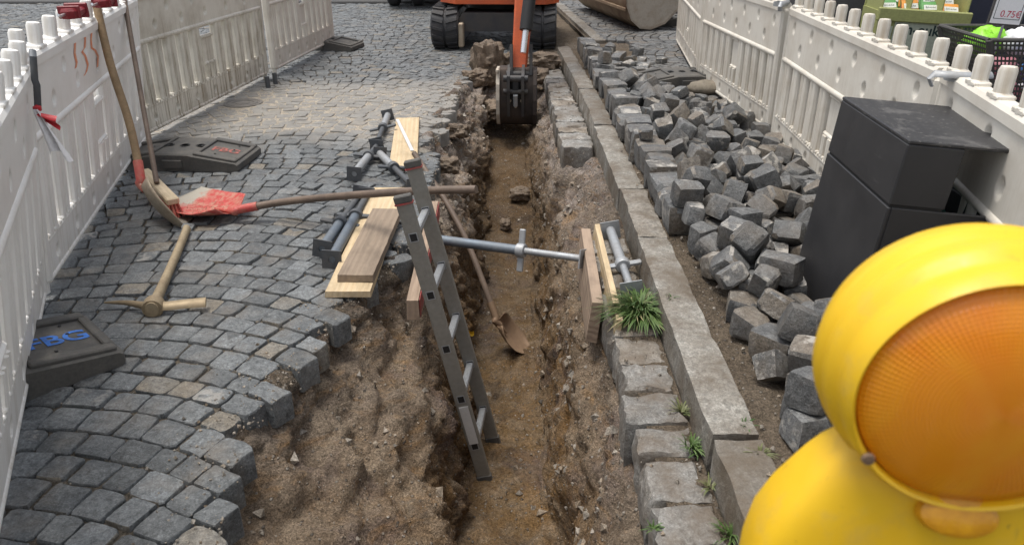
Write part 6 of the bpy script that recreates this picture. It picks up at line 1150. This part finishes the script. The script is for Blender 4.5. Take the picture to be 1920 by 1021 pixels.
VX = Matrix.Rotation(R(90), 4, 'X')
text('Em-eukal', .085, 'ink', t, T((.0, -.0065, .565)) @ VX, 'lettering', .0015)
text('Em-eukal', .075, 'ink', t, T((.178, -.0065, .32)) @ VX @ Matrix.Rotation(R(90), 4, 'Z'), 'lettering', .0015)
text('Em-eukal', .075, 'ink', t, T((-.195, -.0065, .36)) @ VX @ Matrix.Rotation(R(90), 4, 'Z'), 'lettering', .0015)
o = MB().lathe([(.0, -.09), (.022, -.075), (.032, 0), (.022, .075), (0, .09)], 16, T((.04, -.006, .37)) @ Matrix.Rotation(R(72), 4, 'Y') @ Matrix.Diagonal((1, .12, 1, 1))).build('printed_sweet', 'pack_green', t, 60)
rg = random.Random(4); PL = [('pack_green', 'pack_white'), ('pack_orange', 'pack_white'), ('pack_green', 'pack_white'), ('pack_orange', 'pack_purple')]
n_ = 0
for c_ in range(4):
    for r_ in range(4):
        x = -.175 + c_ * .113; y = .035 + r_ * .065 + rg.uniform(-.006, .006); col = ('pack_green', 'pack_orange', 'pack_green', 'pack_orange')[c_] if not (r_ > 1 and c_ == 3) else 'pack_purple'
        if c_ == 1 and r_ == 1: col = 'pack_red'
        o = thing('sweet_packet', '%s sweet packet in row %s of the %s compartment of the carton' % ({'pack_green': 'green', 'pack_orange': 'orange', 'pack_purple': 'purple', 'pack_red': 'red'}[col], ('one', 'two', 'three', 'four', 'five')[r_], ('first', 'second', 'third', 'last')[c_]), 'packet', t.matrix_basis @ T((x + rg.uniform(-.008, .008), y, .615 + r_ * .03)) @ Matrix.Rotation(R(-38 + rg.uniform(-6, 6)), 4, 'X') @ Matrix.Rotation(R(rg.uniform(-9, 9)), 4, 'Y'), 'sweet packets in the carton')
        mb = MB(); mb.grid(lambda u, v: ((u - .5) * .095, -.010 * math.sin(u * math.pi) * math.sin(v * math.pi) - .001, v * .13), 6, 6); mb.grid(lambda u, v: ((.5 - u) * .095, .010 * math.sin(u * math.pi) * math.sin(v * math.pi) + .001, v * .13), 6, 6); mb.build('bag', col, o, 60)
        MB().box((0, -.0125, .085), (.08, .002, .032), 0).build('label_strip', 'pack_white', o); text('Em-eukal', .016, 'ink', o, T((0, -.0142, .085)) @ VX)
# perforated basket
t = thing('wire_basket', 'dark perforated metal basket full of colourful packs', 'basket', T((2.66, 3.87, .1)) @ Matrix.Rotation(R(-3), 4, 'Z'))
def side(p00, p10, p01, p11, nu, nv, name='perforated_side'):
    mb = MB(); a, b, c_, d = (Vector(q) for q in (p00, p10, p01, p11)); g = .30
    def P(u, v): return (a.lerp(b, u)).lerp(c_.lerp(d, u), v)
    for j in range(nv):
        for i in range(nu):
            off = .0
            us = (i / nu, (i + .5 - g) / nu + 0, (i + .5 + g) / nu, (i + 1) / nu); vv = (j / nv, (j + .5 - g) / nv, (j + .5 + g) / nv, (j + 1) / nv)
            base = len(mb.v); O = [P(us[0], vv[0]), P(us[3], vv[0]), P(us[3], vv[3]), P(us[0], vv[3])]; I = [P(us[1], vv[1]), P(us[2], vv[1]), P(us[2], vv[2]), P(us[1], vv[2])]
            mb.v += [tuple(q) for q in O + I]; mb.f += [(base + k_, base + (k_ + 1) % 4, base + 4 + (k_ + 1) % 4, base + 4 + k_) for k_ in range(4)]
    o = mb.build(name, 'basket', t); s_ = o.modifiers.new('thickness', 'SOLIDIFY'); s_.thickness = .002; return o
z0, z1 = .12, .76; tw, bw = .40, .16                      # half widths at the top and the bottom
tc = [(-tw, -.25), (tw, -.25), (tw, .25), (-tw, .25)]; bc = [(-bw, -.14), (bw, -.14), (bw, .14), (-bw, .14)]
for i in range(4):
    j = (i + 1) % 4; side((*bc[i], z0), (*bc[j], z0), (*tc[i], z1), (*tc[j], z1), 40 if i % 2 == 0 else 28, 26)
mb = MB()
for i in range(4):
    j = (i + 1) % 4; mb.tube([(*tc[i], z1), (*tc[j], z1)], .010, 8); mb.tube([(*bc[i], z0), (*tc[i], z1)], .016, 6)
mb.build('basket_frame', 'basket', t, 40); MB().box((0, 0, .06), (.34, .3, .12), .01).build('pedestal', 'shop_grey', t)
rg = random.Random(8); bi = t.matrix_basis
for i, (x, y, col, nm) in enumerate(((-.28, .05, 'puff_lime', 'lime green'), (-.18, .16, 'puff_lime', 'bright lime'), (-.06, .1, 'puff_white', 'white'), (.06, .14, 'puff_white', 'crumpled white'), (.19, .1, 'puff_white', 'pale white'), (.31, .02, 'puff_lime', 'yellow-green'), (-.05, -.12, 'puff_blue', 'blue'), (.13, -.13, 'puff_tan', 'tan'), (-.24, -.13, 'puff_pink', 'pink'), (.27, -.13, 'puff_blue', 'small blue'))):
    def fn(u, v):
        a = u * 2 * math.pi; b = (v - .5) * math.pi; d = Vector((math.cos(a) * math.cos(b), math.sin(a) * math.cos(b), math.sin(b))); r_ = .085 * (1 + .35 * nz(d + Vector((i, 0, 0)), 2.2, 4)); return (d.x * r_, d.y * r_, d.z * r_ * .75)
    o = MB().grid(fn, 20, 12).build('goods_pack', col, None, 180); o.matrix_basis = bi @ T((x, y, .70 if y > 0 else .60))
    tag(o, '%s crinkled pack lying in the perforated basket' % nm, 'pack', 'packs in the basket')
for i, (x, z, col) in enumerate(((-.16, .38, 'puff_pink'), (.0, .36, 'puff_white'), (.16, .38, 'pack_purple'), (.0, .22, 'puff_blue'))):
    o = MB().grid(lambda u, v: (.12 * math.cos(u * 6.283) * math.cos((v - .5) * 3.14), .12 * math.sin(u * 6.283) * math.cos((v - .5) * 3.14), .10 * math.sin((v - .5) * 3.14)), 16, 10).build('goods_pack', col, None, 180); o.matrix_basis = bi @ T((x, -.02, z + .06)); tag(o, 'pack showing through the holes of the basket wall', 'pack', 'packs deep in the basket')
t = thing('price_sign', 'white price sign 0.75€ in a grey frame above the basket', 'sign', bi @ T((-.26, -.06, .665)) @ Matrix.Rotation(R(4), 4, 'Y') @ Matrix.Scale(.82, 4))
MB().tube([(0, 0, -.1), (0, 0, .17)], .008, 8).build('stem', 'galv', t, 40); MB().box((0, 0, .265), (.20, .014, .20), .004).build('sign_frame', 'basket', t); MB().box((0, -.008, .265), (.175, .003, .175)).build('sheet', 'paper', t)
mb = MB(); 
for q in ((0, .075, .15, .003), (0, -.06, .15, .003), (-.075, .0075, .003, .138), (.075, .0075, .003, .138)): mb.box((q[0], -.0100, .265 + q[1]), (q[2], .001, q[3]))
mb.build('border', 'ink', t); text('0.75€', .052, 'ink_red', t, T((.018, -.0112, .232)) @ VX, 'price')
t = thing('shop_front', 'shop front with dark navy opening and grey walls behind the displays', 'shop front', T((3.35, 5.4, .1)) @ Matrix.Rotation(R(-84), 4, 'Z'))
MB().box((.0, .2, 1.4), (1.5, .1, 2.8), .01).build('door_opening', 'shop_navy', t); MB().box((1.95, .15, 1.4), (2.4, .2, 2.8), .01).build('wall', 'shop_wall', t); MB().box((-2.8, .15, 1.4), (4.1, .2, 2.8), .01).build('wall', 'shop_grey', t)
MB().box((.45, .12, .80), (.4, .03, .16), .005).build('teal_poster', 'teal', t); MB().box((.45, .10, .82), (.32, .012, .10)).build('poster_field', 'shop_navy', t)
t = thing('slanted_stand', 'dark slanted stand at the right picture edge behind the fence', 'stand', T((2.55, 3.0, .1)) @ Matrix.Rotation(R(-14), 4, 'Z'))
mb = MB(); mb.prism([(-.35, 0), (.5, 0), (.5, .78), (.22, .72)], -.25, .25, Matrix.Rotation(R(90), 4, 'X')); mb.build('panel', 'shop_grey', t, 20); MB().box((.05, 0, .012), (.95, .56, .024), .006).build('base_plate', 'shop_grey', t)
